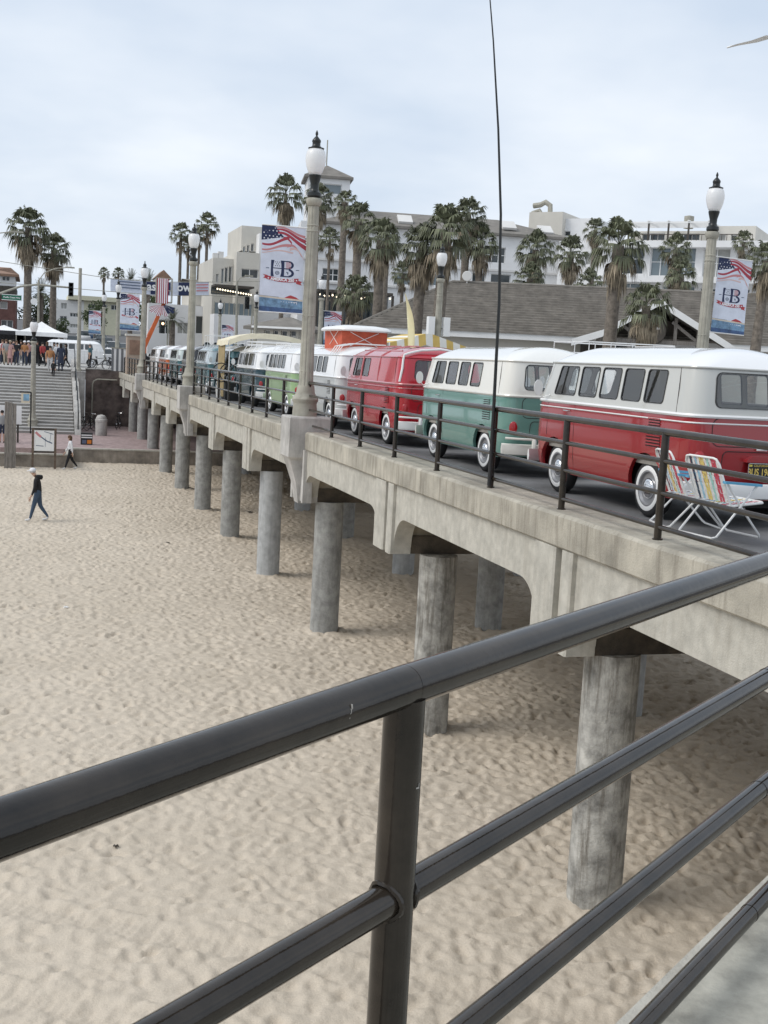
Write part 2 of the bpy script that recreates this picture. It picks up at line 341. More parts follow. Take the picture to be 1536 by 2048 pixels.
# ------------------------------------------------------------------ pier
XK = 5.44; BY = [11.5+6.45*i for i in range(-2, 11)]      # bents; every third carries a lamp
LAMP_I = (4, 7, 10); XR = 15.75; PEND = 80.2
pier = thing('pier', 'long concrete pier on round columns running from the platform to the shore', 'pier', (0, 0, 0))
m = MB(); m.box(6.16, 15.6, -46, PEND, -.55, -.10); m.build('deck_slab', 'concrete_cap', pier)
m = MB(); m.box(6.18, 15.1, -46, PEND+40, -.098, -.075); m.build('road', 'asphalt', None, kind='structure', label='grey asphalt roadway of the pier deck')
def xmirror(mb): 
    for i, v in enumerate(mb.v): mb.v[i] = (XK+XR+.06-v[0], v[1], v[2])
    return mb
for i in range(len(BY)):
    y = BY[i]; y1 = BY[i+1] if i+1 < len(BY) else PEND+1.2
    lamp = i in LAMP_I; lamp1 = (i+1) in LAMP_I
    for mir in (0, 1):
        # edge beam: kerb top with a rounded arris and small chips
        m = MB(); prof = [(XK+.02, -.37), (XK, -.35), (XK, -.03), (XK+.03, 0), (6.18, 0.004), (6.18, -.5), (XK+.3, -.5), (XK+.3, -.37)]
        a0 = y+(.0 if not lamp else .62); b0 = y1-.004-(.0 if not lamp1 else .62); n = 14
        vs = []; fs = []; P = len(prof)
        for k in range(n+1):
            yy = a0+(b0-a0)*k/n
            for j, (px, pz) in enumerate(prof):
                w = (random.uniform(-.006, .006) if j in (2, 3) else 0); vs.append((px+w, yy, pz+(w if j in (2,3) else 0)))
        for k in range(n):
            for j in range(P): fs.append((k*P+j, k*P+(j+1) % P, (k+1)*P+(j+1) % P, (k+1)*P+j))
        fs += [tuple(range(P)), tuple(n*P+j for j in range(P))[::-1]]
        m.add(vs, fs)
        if mir: xmirror(m)
        m.build('edge_beam', 'concrete_top', pier, 35)
        # fascia panel with the rounded opening corners
        c0, c1 = y+.48, y1-.48; top, sof, bot, rr = -.372, -.88, -1.485, .5
        poly = [(c0, top)]
        poly += [(c0+rr-rr*math.cos(a), sof-rr+rr*math.sin(a)) for a in [R(q) for q in range(0, 91, 10)]]
        poly += [(c1-rr+rr*math.cos(a), sof-rr+rr*math.sin(a)) for a in [R(q) for q in range(90, -1, -10)]]
        poly += [(c1, top)]
        m = MB(); m.prism(poly, 'x', XK+.07, XK+.36)
        if mir: xmirror(m)
        m.build('fascia_panel', 'concrete', pier, 30)
        # bracket with its two raised strips and the groove between
        m = MB()
        if lamp:
            m.box(XK+.03, XK+.358, y-.466, y+.466, -1.49, -.50)
            # tapered corbel below the lamp pedestal
            yy = .44; z0, z1 = -1.55, .30
            prof = [(z0, .06, .20), (-1.1, .14, .26), (-.62, .30, .34), (-.55, .36, .42), (-.2, .36, .46), (.27, .36, .46), (.30, .34, .44)]
            vs = []; fs = []
            for z, outw, hw in prof: vs += [(XK-outw+.06, y-hw, z), (XK-outw+.06, y+hw, z), (XK+.62, y+hw, z), (XK+.62, y-hw, z)]
            for k in range(len(prof)-1):
                for j in range(4): fs.append((k*4+j, k*4+(j+1) % 4, (k+1)*4+(j+1) % 4, (k+1)*4+j))
            fs += [(0,1,2,3), tuple(len(prof)*4-4+j for j in range(4))[::-1]]
            m.add(vs, fs)
            m.box(XK-.0, XK+.2, y-.60, y-.47, -1.5, -.38); m.box(XK-.0, XK+.2, y+.47, y+.60, -1.5, -.38)
            mt = 'concrete_grey'; nm = 'lamp_pedestal'
        else:
            m.box(XK+.15, XK+.358, y-.470, y+.470, -1.47, -.374)
            for a, b in ((-.478, -.22), (-.06, .478)):
                e = .03
                m.prism([(XK+.356, y+a), (XK+.356, y+b), (XK+.02, y+b), (XK, y+b-e), (XK, y+a+e), (XK+.02, y+a)], 'z', -1.49, -.373)
            mt = 'concrete'; nm = 'bracket'
        if mir: xmirror(m)
        m.build(nm, mt, pier, 30)
    m = MB(); m.box(XK+.362, XR-.42, y-.40, y+.42, -1.20, -.56); m.build('cap_beam', 'concrete_cap', pier)
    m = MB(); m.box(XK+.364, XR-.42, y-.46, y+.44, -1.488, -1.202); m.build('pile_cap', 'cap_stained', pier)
    # piles: the outer and the inner rows
    for r, xx in enumerate((6.12, 9.95, 13.6)):
        yy = y-.28-(.25 if i == 3 and r == 0 else 0); xx += (.14 if i == 3 and r == 0 else 0); zb = sand_z(yy)-.4; n = 26; prof = []
        for k in range(9): prof.append((.305+.002*math.sin(k*2.1+i*1.7+r), zb+(-1.489-zb)*k/8))
        m = MB(); m.lathe(prof, n, (xx, yy, 0))
        mt = ['pile_stained', 'pile_stained', 'pile_stained', 'pile_stained', 'pile_mid', 'pile_light', 'pile_mid', 'pile_mid', 'pile_mid', 'pile_mid'][min(i, 9)] if r == 0 else ('pile_light' if i % 2 else 'pile_mid')
        m.build('pile', mt, pier)

# ------------------------------------------------------------------ railings
RZ = (1.045, .74, .44, .12)
def railing(name, label, posts, a, b, X, ends=None, skip=()):
    """a run of four pipes along Y from a to b with upright posts"""
    t = thing(name, label, 'railing', (X, a, 0), group='pier railings')
    for k, z in enumerate(RZ):
        m = MB(); r = .036 if k == 0 else .025; zz = z-(.036 if k == 0 else 0)
        m.tube([(0, 0, zz), (0, (b-a)/2, zz), (0, b-a, zz)], r, 12); m.build('rail', 'rail_paint', t)
    for y in posts:
        m = MB(); m.tube([(0, y-a, -.01), (0, y-a, 1.0)], .037, 12); m.tube([(0, y-a, -.0), (0, y-a, .012)], .05, 12); m.build('post', 'rail_paint', t)
    return t
p1 = [20.19+2.11*k for k in range(1, 3)]+[20.19-2.11*k for k in range(0, 8)]
railing('pier_railing', 'dark pipe railing along the pier edge beside the red and the green vans', sorted(p1), 5.35, 24.42, 5.63)
sec = [(25.0, 43.3), (44.4, 62.6), (63.7, 80.0)]
for k, (a, b) in enumerate(sec):
    n = int(round((b-a)/2.13)); ps = [a+.05+(b-a-.1)*j/n for j in range(n+1)]
    railing('pier_railing', ['dark pipe railing beside the pale green and the white vans, left of the near lamp',
        'dark pipe railing beside the teal vans beyond the second lamp', 'farthest dark pipe railing at the shore end of the pier edge'][k], ps, a, b, 5.63)
for k, (a, b) in enumerate(((2, 24.4), (25.0, 43.3), (44.4, 79.5))):
    n = int(round((b-a)/2.13)); ps = [a+.05+(b-a-.1)*j/n for j in range(n+1)]
    railing('pier_railing', ['dark pipe railing on the far side of the pier, behind the red and white van',
        'dark pipe railing on the far side of the pier, behind the middle vans', 'dark pipe railing on the far side of the pier, at its shore end'][k], ps, a, b, 15.6)

# camera platform: a bay that widens the deck, with its own railing
U = Vector((1.0, .772, 0)).normalized()                 # direction of the platform edge
P0 = Vector((.566, 1.693, 0))                           # near post
PB = Vector((5.63, P0.y+(5.63-P0.x)*.772, 0))          # where it meets the pier railing
ULn = Vector((1.0, .735, 0)).normalized()
PA = P0-ULn*2.6
plat = thing('viewing_platform', 'grey concrete platform slab with a pale raised edge at the lower right', 'platform', (0, 0, 0))
nrm = Vector((-U.y, U.x, 0)); ZD = -.20
g0, g1 = at_plane(1230, 2048, 2, ZD+.012), at_plane(1536, 1750, 2, ZD+.012); gd = (g1-g0).normalized(); gn = Vector((gd.y, -gd.x, 0))
k1 = g0+gd*((XK+.04-g0.x)/gd.x); k0 = g0-gd*4.5
m = MB(); i0, i1 = k0+gn*.062, k1+gn*.062
m.prism([(i0.x, i0.y), (i1.x, i1.y), (6.15, i1.y), (6.15, -5), (i0.x+1.2, -5)], 'z', -.80, ZD); m.build('slab', 'platform', plat)
m = MB(); m.prism([(k0.x, k0.y), (k1.x, k1.y), (k1.x+gn.x*.06, k1.y+gn.y*.06), (k0.x+gn.x*.06, k0.y+gn.y*.06)], 'z', -.80, ZD+.012); m.build('raised_edge', 'concrete', plat)
for xx, yy in ((.9, -.6), (3.4, -.9), (4.2, 2.2)):
    m = MB(); m.lathe([(.31, sand_z(yy)-.4), (.31, -.8)], 20, (xx, yy, 0)); m.build('pile', 'pile_mid', plat)
pr = thing('platform_railing', 'thick dark brown pipe railing in the foreground of the platform', 'railing', tuple(P0))
dA = PA-P0; dB = PB-P0
kink = Vector((2.03, P0.y+(2.03-P0.x)*.772, 0))-P0
for k, z in enumerate(RZ):
    m = MB(); r = .0335 if k == 0 else .0275; zz = (1.003, .655, .308, -.09)[k]; v = Vector((0, 0, zz))
    m.tube([dA+v-Vector((0,0,.055)), dA*.5+v-Vector((0,0,.0275)), Vector((0,0,zz))], r, 28); m.build('rail', 'rail_paint', pr)
    m = MB(); m.tube([Vector((0,0,zz)), dB*.5+v, dB+v], r, 28); m.build('rail', 'rail_paint', pr)
    if k:   # weld bead round the pipe where it meets the post
        m = MB()
        for sg, d in ((-1, ULn), (1, U)):
            c = v+d*sg*.031; x = Vector((-d.y, d.x, 0)); pts = []
            for q in range(20):
                an = 2*PI*q/20; rr = r+.003+random.uniform(-.0015, .0015)
                pts.append(c+x*math.cos(an)*rr+Vector((0,0,1))*math.sin(an)*rr - d*sg*(.010*math.cos(an)**2))
            m.tube(pts, .0052, 6, closed=True)
        m.build('weld_bead', 'rail_paint', pr)
    m = MB()
    c = kink+v+U*.03*k
    m.tube([c-U*.006, c+U*.006], r+.0012, 28); m.build('sleeve_joint', 'rail_paint', pr)
m = MB(); m.tube([(0,0,-.25), (0,0,.985)], .033, 28); m.build('post', 'rail_paint', pr)
m = MB(); m.tube([dA+Vector((0,0,-.25)), dA+Vector((0,0,.98))], .033, 20); m.build('post', 'rail_paint', pr)
for s in (.36, .70): 
    m = MB(); m.tube([dB*s+Vector((0,0,-.25)), dB*s+Vector((0,0,.98))], .033, 20); m.build('post', 'rail_paint', pr)
m = MB()   # scratches in the paint of the top pipe
side = Vector((ULn.y, -ULn.x, 0))
for q in range(4):
    c = Vector((0,0,1.003))-ULn*(.175+.002*q)+side*.0318+Vector((0,0,.010-.006*q)); m.obox(c, ULn*.0005, side*.0012, Vector((.0004*(q-1),0,.0035)))
c = Vector((.020,-.0262,.845)); m.obox(c, (.003,0,.0006), (0,.0012,0), (0,0,.0012)); m.obox(c+Vector((.003,.002,.004)), (.0005,0,0), (0,.0012,0), (.0002,0,.003))
m.build('paint_scratch', 'scratch', pr)

# ------------------------------------------------------------------ lamps
def lamp_meshes():
    d = {}
    m = MB(); n = 40; prof = []   # fluted column
    zs = [(.92, .175), (1.0, .155), (2.5, .138), (3.9, .124), (4.72, .115)]
    vs = []; fs = []
    for z, r in zs:
        for j in range(n): a = 2*PI*j/n; rr = r*(1 if j % 4 else .90) if j % 2 == 0 else r*.985; vs.append((rr*math.cos(a), rr*math.sin(a), z))
    for k in range(len(zs)-1):
        for j in range(n): fs.append((k*n+j, k*n+(j+1) % n, (k+1)*n+(j+1) % n, (k+1)*n+j))
    m.add(vs, fs)
    m.lathe([(.13, 4.70), (.155, 4.74), (.17, 4.80), (.165, 4.84), (.13, 4.86)], 24)
    d['column'] = m.mesh('column', 'lamp_column', 30)
    m = MB(); m.lathe([(.27, .30), (.27, .38), (.255, .56), (.26, .58), (.28, .61), (.29, .66), (.27, .70), (.24, .73), (.205, .80), (.19, .92), (.18, .95)], 12)
    d['base'] = m.mesh('base', 'lamp_column', 30)
    for i_, z in enumerate((1.25, 2.42, 4.30, 4.18)):
        m = MB(); m.lathe([(.150-(z*.006), z-.018), (.160-(z*.007), z), (.150-(z*.006), z+.018)], 20); d['band'+'.'*0+' '*i_] = m.mesh('band', 'lamp_column', 30)
    m = MB(); m.lathe([(.12, 4.86), (.15, 4.90), (.145, 4.97), (.10, 5.00), (.085, 5.05), (.09, 5.15), (.125, 5.28), (.135, 5.33), (.10, 5.335)], 20); d['globe_holder'] = m.mesh('globe_holder', 'black_iron')
    m = MB(); m.lathe([(.115, 5.33), (.150, 5.39), (.190, 5.50), (.212, 5.62), (.212, 5.71), (.19, 5.81), (.145, 5.865)], 24); d['globe'] = m.mesh('globe', 'globe', 60)
    m = MB(); m.lathe([(.165, 5.862), (.17, 5.88), (.11, 5.90), (.085, 5.93), (.085, 5.99), (.095, 6.01), (.09, 6.04), (.05, 6.09), (.03, 6.11), (.018, 6.13), (.03, 6.16), (.028, 6.19), (.008, 6.24)], 18); d['finial_cap'] = m.mesh('finial_cap', 'black_iron')
    return d
LM = lamp_meshes()
def lamp(name, label, loc, s=1.0, group='pier lamp posts', rz=0):
    t = thing(name, label, 'lamp post', loc, rz, group); t.scale = (s, s, s)
    for k, me in LM.items(): link(k.strip(), me, t)
    return t
LY = [24.55, 44.1, 64.3, 84.6, 102.0]
def lab(side, k):
    return [['tall white globe lamp post on the near pedestal, banner on its left', 'second white globe lamp post on the near railing, beyond the pale green van', 'third white globe lamp post along the near railing, orange boom behind it',
        'fourth white globe lamp post along the near railing, just right of a banner', 'farthest white globe lamp post on the near side, at the shore'],
        ['white globe lamp post at the right edge, banner on its right', 'white globe lamp post in front of the brown tiled roof', 'white globe lamp post right beside the tall near lamp, banner on its right',
        'small white globe lamp post beside the traffic signal below the big banner', 'farthest small globe lamp post left of a little banner']][side][k]
for k, y in enumerate(LY):
    lamp('lamp_post', lab(0, k), (5.58, y, 0 if k < 3 else .1))
    lr = lamp('lamp_post', lab(1, k), (15.42, y+.5, .1 if k else .16))
    if k == 1:
        for sx in (-1, 1): m = MB(); m.box(sx*.32-.13, sx*.32+.13, -.18, .12, 2.6, 3.35); m.build('speaker_box', 'white_paint', lr)
        m = MB(); m.tube([(-.3, 0, 2.9), (.3, 0, 2.9)], .03, 6); m.build('speaker_arm', 'lamp_column', lr)
for y in LY[:3]:
    m = MB(); m.box(15.05, 15.75, y-.0, y+1.0, -.1, .46); m.build('lamp_pedestal', 'concrete_grey', pier)

# ------------------------------------------------------------------ banners
def banner_print():
    """the printed face: flat pieces in x 0..1, y 0..1.9; material index per colour"""
    m = MB(); W, H = 1.0, 1.9; cnt = [0]
    def zz():
        cnt[0] += 1; return .0015+cnt[0]*.00004
    def P(pts, mi):
        z = zz(); m.add([(x*W, y*H, z) for x, y in pts], [tuple(range(len(pts)))], mi)
    def strip(c, w0, w1, mi, n=16):     # ribbon along a polyline given by a function
        vs = []; fs = []; z = zz()
        for k in range(n+1):
            t = k/n; x, y = c(t); w = w0+(w1-w0)*t; vs += [(x*W, (y+w/2)*H, z), (x*W, (y-w/2)*H, z)]
        for k in range(n): fs.append((2*k, 2*k+1, 2*k+3, 2*k+2))
        m.add(vs, fs, mi)
    # canton
    P([(0, 1), (.30, 1), (.36, .965), (.44, .92), (.52, .875), (.40, .868), (.26, .855), (.12, .838), (0, .828)], 0)
    for r in range(5):
        for q in range(6):
            x = .045+q*.085+(.04 if r % 2 else 0)+r*.004; y = .98-r*.032-q*.002
            if x > .30+(1-y)*1.6 or x > .47 or y < .84+.06*max(0, x-.25): continue
            pts = []
            for j in range(10): a = PI/2+j*PI/5; rr = .022 if j % 2 == 0 else .010; pts.append((x+rr*math.cos(a), y+rr*math.sin(a)*W/H))
            P(pts, 1)
    # upper right stripes sweeping down to the right
    for k, (y0, y1, w) in enumerate(((.985, .90, .020), (.962, .845, .030), (.925, .77, .036))):
        strip(lambda t, y0=y0, y1=y1: (.33+.02*k+.67*t-.0*t, y0+(y1-y0)*(t**1.5)+.012*math.sin(t*6)), w*.6, w*1.5, 2 if k else 3)
    # lower stripes curling across
    for k, (y0, w, mi) in enumerate(((.785, .026, 2), (.735, .022, 3), (.70, .012, 4))):
        strip(lambda t, y0=y0: (.02+(.62+.05*k)*t, y0+.075*(t**1.3)-.018*math.sin(t*5+k)-.03*k*t), w*.8, w*1.5, mi)
    for k, (x0, y0, mi) in enumerate(((.60, .775, 3), (.66, .74, 4))):
        strip(lambda t, x0=x0, y0=y0: (x0+.34*t, y0-.11*t*t+.03*math.sin(t*PI)), .03, .012, mi)
    strip(lambda t: (.50+.20*t, .872-.06*t+.02*math.sin(t*PI)), .018, .03, 2)
    # the two letters
    P([(.24, .605), (.315, .605), (.30, .56), (.29, .50), (.30, .45), (.318, .415), (.24, .415)], 0)
    P([(.46, .605), (.55, .605), (.55, .415), (.46, .415), (.48, .46), (.485, .51), (.478, .56)], 0)
    P([(.29, .518), (.49, .518), (.49, .508), (.29, .508)], 0)
    def arcband(cx, cy, rx, ry, w, a0, a1, mi, n=14):
        vs = []; fs = []; z = zz()
        for k in range(n+1):
            a = R(a0+(a1-a0)*k/n)
            for s in (1, 0): vs.append(((cx+(rx-(0 if s else w))*math.cos(a))*W, (cy+(ry-(0 if s else w*.35))*math.sin(a))*H, z))
        for k in range(n): fs.append((2*k, 2*k+1, 2*k+3, 2*k+2))
        m.add(vs, fs, mi)
    P([(.55, .605), (.66, .605), (.66, .592), (.55, .592)], 0); P([(.55, .518), (.70, .518), (.70, .506), (.55, .506)], 0); P([(.55, .428), (.66, .428), (.66, .415), (.55, .415)], 0)
    arcband(.655, .558, .115, .047, .055, -90, 90, 0); arcband(.655, .463, .125, .048, .06, -90, 90, 0)
    for r in range(3):
        for q in range(3 if r != 1 else 2): P([(.345+q*.045+(.022 if r == 1 else 0)+dx, .585-r*.022+dy) for dx, dy in ((-.009,-.005),(.009,-.005),(.009,.005),(-.009,.005))], 0)
    for q in range(6): P([(.585, .587-q*.012), (.70, .587-q*.012), (.70, .581-q*.012), (.585, .581-q*.012)], 3)
    arcband(.39, .458, .05, .022, .018, 0, 360, 5, 18); arcband(.39, .458, .02, .009, .012, 0, 360, 5, 10)
    P([(.60, .478), (.65, .472), (.645, .452), (.632, .44), (.622, .462), (.60, .468)], 5)
    P([(.125, .512), (.20, .514), (.20, .505), (.125, .503)], 5); P([(.82, .508), (.90, .510), (.90, .501), (.82, .499)], 5)
    # ribbon
    P([(.06, .432), (.17, .425), (.17, .385), (.07, .392), (.115, .412)], 6)
    P([(.90, .382), (.98, .372), (.94, .355), (.97, .332), (.84, .345), (.84, .372)], 6)
    n = 12; vs = []; fs = []
    for k in range(n+1):
        t = k/n; x = .14+.75*t; y = .398-.020*math.sin(t*PI)-.014*t+.004; vs += [(x*W, (y+.021)*H, .0062), (x*W, (y-.021)*H, .0062)]
    for k in range(n): fs.append((2*k, 2*k+1, 2*k+3, 2*k+2))
    m.add(vs, fs, 7)
    s = len(m.v); add_text(m, 'AMERICA 250', .092, Matrix.Translation((.515*W, .382*H, .0075)) @ Matrix.Rotation(R(-1.2), 4, 'Z'), 1, bold=.004)
    for x in (.19, .845): 
        pts = []
        for j in range(10): a = PI/2+j*PI/5; rr = .024 if j % 2 == 0 else .010; pts.append((x*W+rr*math.cos(a), (.392 if x < .5 else .384)*H+rr*math.sin(a), .0075))
        m.add(pts, [tuple(range(10))], 1)
    # the pier picture along the foot
    P([(0, .165), (1, .145), (1, .045), (0, .06)], 8); P([(0, .185), (1, .160), (1, .140), (0, .165)], 9); P([(0, .06), (1, .045), (1, 0), (0, 0)], 10)
    P([(0, .188), (.45, .178), (.45, .172), (0, .182)], 5)
    P([(.55, .165), (.68, .20), (.72, .206), (.85, .185), (.92, .16)], 6); P([(.62, .165), (.86, .165), (.86, .12), (.62, .128)], 1)
    for q in range(7): P([(.50+q*.06, .13), (.512+q*.06, .13), (.505+q*.062, .07), (.495+q*.062, .07)], 1)
    for q in range(5): P([(.66+q*.042, .158), (.684+q*.042, .158), (.684+q*.042, .138), (.66+q*.042, .138)], 5)
    return m
mat('print_navy', (.012, .022, .075), .6, var=0); mat('print_white', (.82, .83, .86), .6, var=0); mat('print_red', (.38, .045, .07), .6, var=0)
mat('print_rose', (.55, .23, .24), .6, var=0); mat('print_pale', (.66, .47, .45), .6, var=0); mat('print_slate', (.10, .13, .20), .6, var=0)
mat('print_crimson', (.42, .05, .055), .6, var=0); mat('print_blue', (.16, .28, .42), .6, var=.35, vs=9); mat('print_sandy', (.62, .56, .47), .6, var=.1); mat('print_deep', (.05, .10, .22), .6, var=.3, vs=9)
mat('banner_cloth', (.66, .70, .80), .8, var=.08, vs=4)
BP = banner_print()
PM = ['print_navy', 'print_white', 'print_red', 'print_rose', 'print_pale', 'print_slate', 'print_crimson', 'print_red', 'print_blue', 'print_sandy', 'print_deep']
m = MB(); n = 12
BOW = lambda v: Vector((v[0], v[1], v[2]-.05*math.sin(PI*min(1, max(0, v[1]/1.9)))*(v[0])))
vs = []; fs = []
for i in range(9):
    for j in range(n+1):
        vs.append(BOW((i/8, 1.9*j/n, 0)))
for i in range(8):
    for j in range(n): fs.append((i*(n+1)+j, (i+1)*(n+1)+j, (i+1)*(n+1)+j+1, i*(n+1)+j+1))
m.add(vs, fs); s = len(m.v); m.add([Vector(v)-Vector((0,0,.003)) for v in vs], [f[::-1] for f in fs])
CLOTH = m.mesh('cloth', 'banner_cloth', 60, recalc=False)
# cut the print finely enough to follow the cloth
bm = bmesh.new(); me = BP.mesh('print', PM, 0, recalc=False); bm.from_mesh(me)
for k in range(1, 16):
    bmesh.ops.bisect_plane(bm, geom=bm.verts[:]+bm.edges[:]+bm.faces[:], plane_co=(0, 1.9*k/16, 0), plane_no=(0, 1, 0))
for v in bm.verts: v.co = BOW(v.co)
bm.to_mesh(me); bm.free(); PRINT = me
m = MB(); m.tube([(-.18, 1.91, .0), (1.0, 1.91, 0)], .014, 8); ARM_T = m.mesh('banner_arm', 'white_metal')
m = MB(); m.tube([(-.18, -.01, .0), (1.0, -.01, 0)], .014, 8); ARM_B = m.mesh('banner_arm', 'white_metal')
def banner(label, loc, out=-1, tilt=0):
    # local x runs to the viewer's right, local y is up, faces -Y of the world
    t = thing('banner', label, 'banner', loc, 0, 'lamp post banners')
    t.rotation_euler = (R(90), R(tilt), 0)
    link('cloth', CLOTH, t); link('print', PRINT, t)
    for me in (ARM_T, ARM_B):
        o = link('banner_arm', me, t)
        if out > 0: pass
        else: o.location = (.18, 0, 0)
    return t
banner('large hanging banner with flag, letters H B and red ribbon, left of the near lamp', (4.50, LY[0], 2.46)).scale = (.93, .93, .93)
banner('hanging banner with flag and letters H B at the right edge of the photo', (15.60, LY[0]+.5, 2.68), 1, 2).scale = (.93, .93, .93)
banner('small hanging flag banner left of the third lamp, above the striped barriers', (4.35, LY[2], 2.55))
banner('smallest hanging flag banner, left of the farthest near-side lamp', (4.35, LY[4], 2.7))
banner('small hanging flag banner beside the orange pop-top roof', (15.62, LY[2]+.5, 2.35), 1)
banner('tiny hanging flag banner above the cream awning', (15.62, LY[4]+.5, 2.2), 1)

# ------------------------------------------------------------------ fishing rod strapped to the railing post
t = thing('fishing_rod', 'long black fishing rod strapped upright to a railing post', 'fishing rod', (5.58, 13.85, 0))
m = MB(); pts = [(0,-.06,.03), (-.005,-.06,1.0), (-.03,-.08,2.3), (-.10,-.12,3.4), (-.22,-.16,4.4), (-.37,-.2,5.4), (-.50,-.24,6.1)]
m.tube(pts, [.024, .023, .020, .017, .014, .010, .007], 8); m.build('blank', 'black_iron', t)
m = MB(); m.tube([(0,-.06,.03), (0,-.06,.75)], .026, 10); m.build('grip', 'rubber', t)
m = MB(); m.tube([(-.003,-.06,1.08), (-.004,-.06,1.14)], .021, 10); m.build('ferrule', 'chrome', t)
m = MB(); m.tube([(.0,-.05,.98), (.05,-.03,.98)], .02, 8); m.tube([(.0,-.05,.16), (.05,-.03,.16)], .02, 8); m.build('strap', 'rubber', t)
# ------------------------------------------------------------------ vans
ZB, ZG, W0, W1 = 1.205, 1.715, 1.288, 1.682
def fA(z): return float(np.interp(z, [.25, .45, .75, 1.15, 1.22, 1.46, 1.72], [.80, .845, .866, .872, .866, .845, .80]))
def fYR(z): return float(np.interp(z, [.25, .5, .8, 1.2, 1.5, 1.72], [-2.03, -2.09, -2.125, -2.11, -2.07, -2.0]))
def fYF(z): return float(np.interp(z, [.25, .5, .8, 1.2, 1.5, 1.72], [2.0, 2.09, 2.14, 2.10, 1.98, 1.84]))
def fRR(z): return float(np.interp(z, [.25, .8, 1.2, 1.72], [.24, .27, .20, .19]))
def fRF(z): return float(np.interp(z, [.25, .8, 1.2, 1.72], [.36, .5, .5, .42]))
YA, YB_ = -1.5, .70
def plan(key, z, q=0.0):
    k, s = key; a = fA(z)*(1-q); yr = fYR(z)+.62*q; yf = fYF(z)-.62*q; rr = min(fRR(z)+.45*q*(1-q)*1.2, a*.999); rf = min(fRF(z)+.3*q*(1-q), a*.999)
    if k in 'LR':
        x = -a if k == 'L' else a; fr = yf-rf; rb = yr+rr
        if s > YB_: y = YB_+(s-YB_)/(1.60-YB_)*(fr-YB_)
        elif s < YA: y = YA+(s-YA)/(-1.91-YA)*(rb-YA)
        else: y = s
        return Vector((x, y, z))
    if k == 'F': return Vector((s*(a-rf), yf, z))
    if k == 'B': return Vector((s*(a-rr), yr, z))
    if k == 'fl': t = PI-s*PI/2; return Vector((-a+rf+rf*math.cos(t), yf-rf+rf*math.sin(t), z))
    if k == 'fr': t = PI/2-s*PI/2; return Vector((a-rf+rf*math.cos(t), yf-rf+rf*math.sin(t), z))
    if k == 'rr': t = -s*PI/2; return Vector((a-rr+rr*math.cos(t), yr+rr+rr*math.sin(t), z))
    if k == 'rl': t = -PI/2-s*PI/2; return Vector((-a+rr+rr*math.cos(t), yr+rr+rr*math.sin(t), z))
def perim(ys, fs, bs, n=7):
    ys = sorted(set(round(y, 4) for y in ys)|{-1.91, 1.60})
    K = [('L', y) for y in ys]+[('fl', i/n) for i in range(1, n)]+[('F', s) for s in fs]+[('fr', i/n) for i in range(1, n)]
    K += [('R', y) for y in ys[::-1]]+[('rr', i/n) for i in range(1, n)]+[('B', s) for s in bs[::-1]]+[('rl', i/n) for i in range(1, n)]
    return K
WH = .33; AR = .405
def archz(key):
    k, s = key
    if k in 'LR':
        for yw in (-1.2, 1.2):
            d = abs(s-yw)
            if d <= AR+1e-6: return WH+math.sqrt(max(0, AR*AR-d*d))
        return .28
    return .31
def window_ring(mb, c, r=.07, inset=.018):
    """body-coloured ring from a four-sided hole to a rounded opening; returns the rounded loop and the outward normal"""
    c = [Vector(v) for v in c]; ux = (c[1]-c[0]); uy = (c[3]-c[0]); lx = ux.length; ly = uy.length
    def P(u, v): u /= lx; v /= ly; return c[0]*(1-u)*(1-v)+c[1]*u*(1-v)+c[2]*u*v+c[3]*(1-u)*v
    loop = []; grp = []
    for (cx, cy, a0, ci) in ((inset+r, inset+r, 180, 0), (lx-inset-r, inset+r, 270, 1), (lx-inset-r, ly-inset-r, 0, 2), (inset+r, ly-inset-r, 90, 3)):
        for i in range(6): a = R(a0+18*i); loop.append(P(cx+r*math.cos(a), cy+r*math.sin(a))); grp.append(ci)
    n = len(loop); vs = loop+c; fs = []
    for i in range(n):
        j = (i+1) % n
        if grp[i] == grp[j]: fs.append((i, j, n+grp[i]))
        else: fs.append((i, j, n+grp[j], n+grp[i]))
    mb.add(vs, fs, 0)
    nn = ux.cross(uy).normalized(); cen = sum(c, Vector())/4
    if nn.dot(cen-Vector((0, cen.y*.6, cen.z))) < 0: nn = -nn
    return loop, nn
def window(root, loop, nn, glass, seal='seal', sw=.016, split=None):
    cen = sum(loop, Vector())/len(loop); n = len(loop)
    inner = [p+(cen-p).normalized()*sw for p in loop]; o = nn*.007
    m = MB(); vs = [p for p in loop]+[p+o for p in loop]+[p+o for p in inner]+[p-nn*.012 for p in inner]; fs = []
    for k in range(3):
        for i in range(n): j = (i+1) % n; fs.append((k*n+i, k*n+j, (k+1)*n+j, (k+1)*n+i))
    m.add(vs, fs)
    if split is not None:
        lo, hi = min(range(n), key=lambda i: inner[i].z), max(range(n), key=lambda i: inner[i].z)
        ymin = min(p.y for p in inner); ymax = max(p.y for p in inner); ys = ymin+(ymax-ymin)*split
        zs = sorted(inner, key=lambda p: abs(p.y-ys))[:8]; a = min(zs, key=lambda p: p.z).copy(); b = max(zs, key=lambda p: p.z).copy(); a.y = ys+.03; b.y = ys-.03
        m.tube([a, b], .009, 6)
    w = m.build('window', seal, root, 50)
    m = MB(); m.add([p-nn*.004 for p in inner], [tuple(range(n))]); m.build('pane', glass, w, 0)
    return w
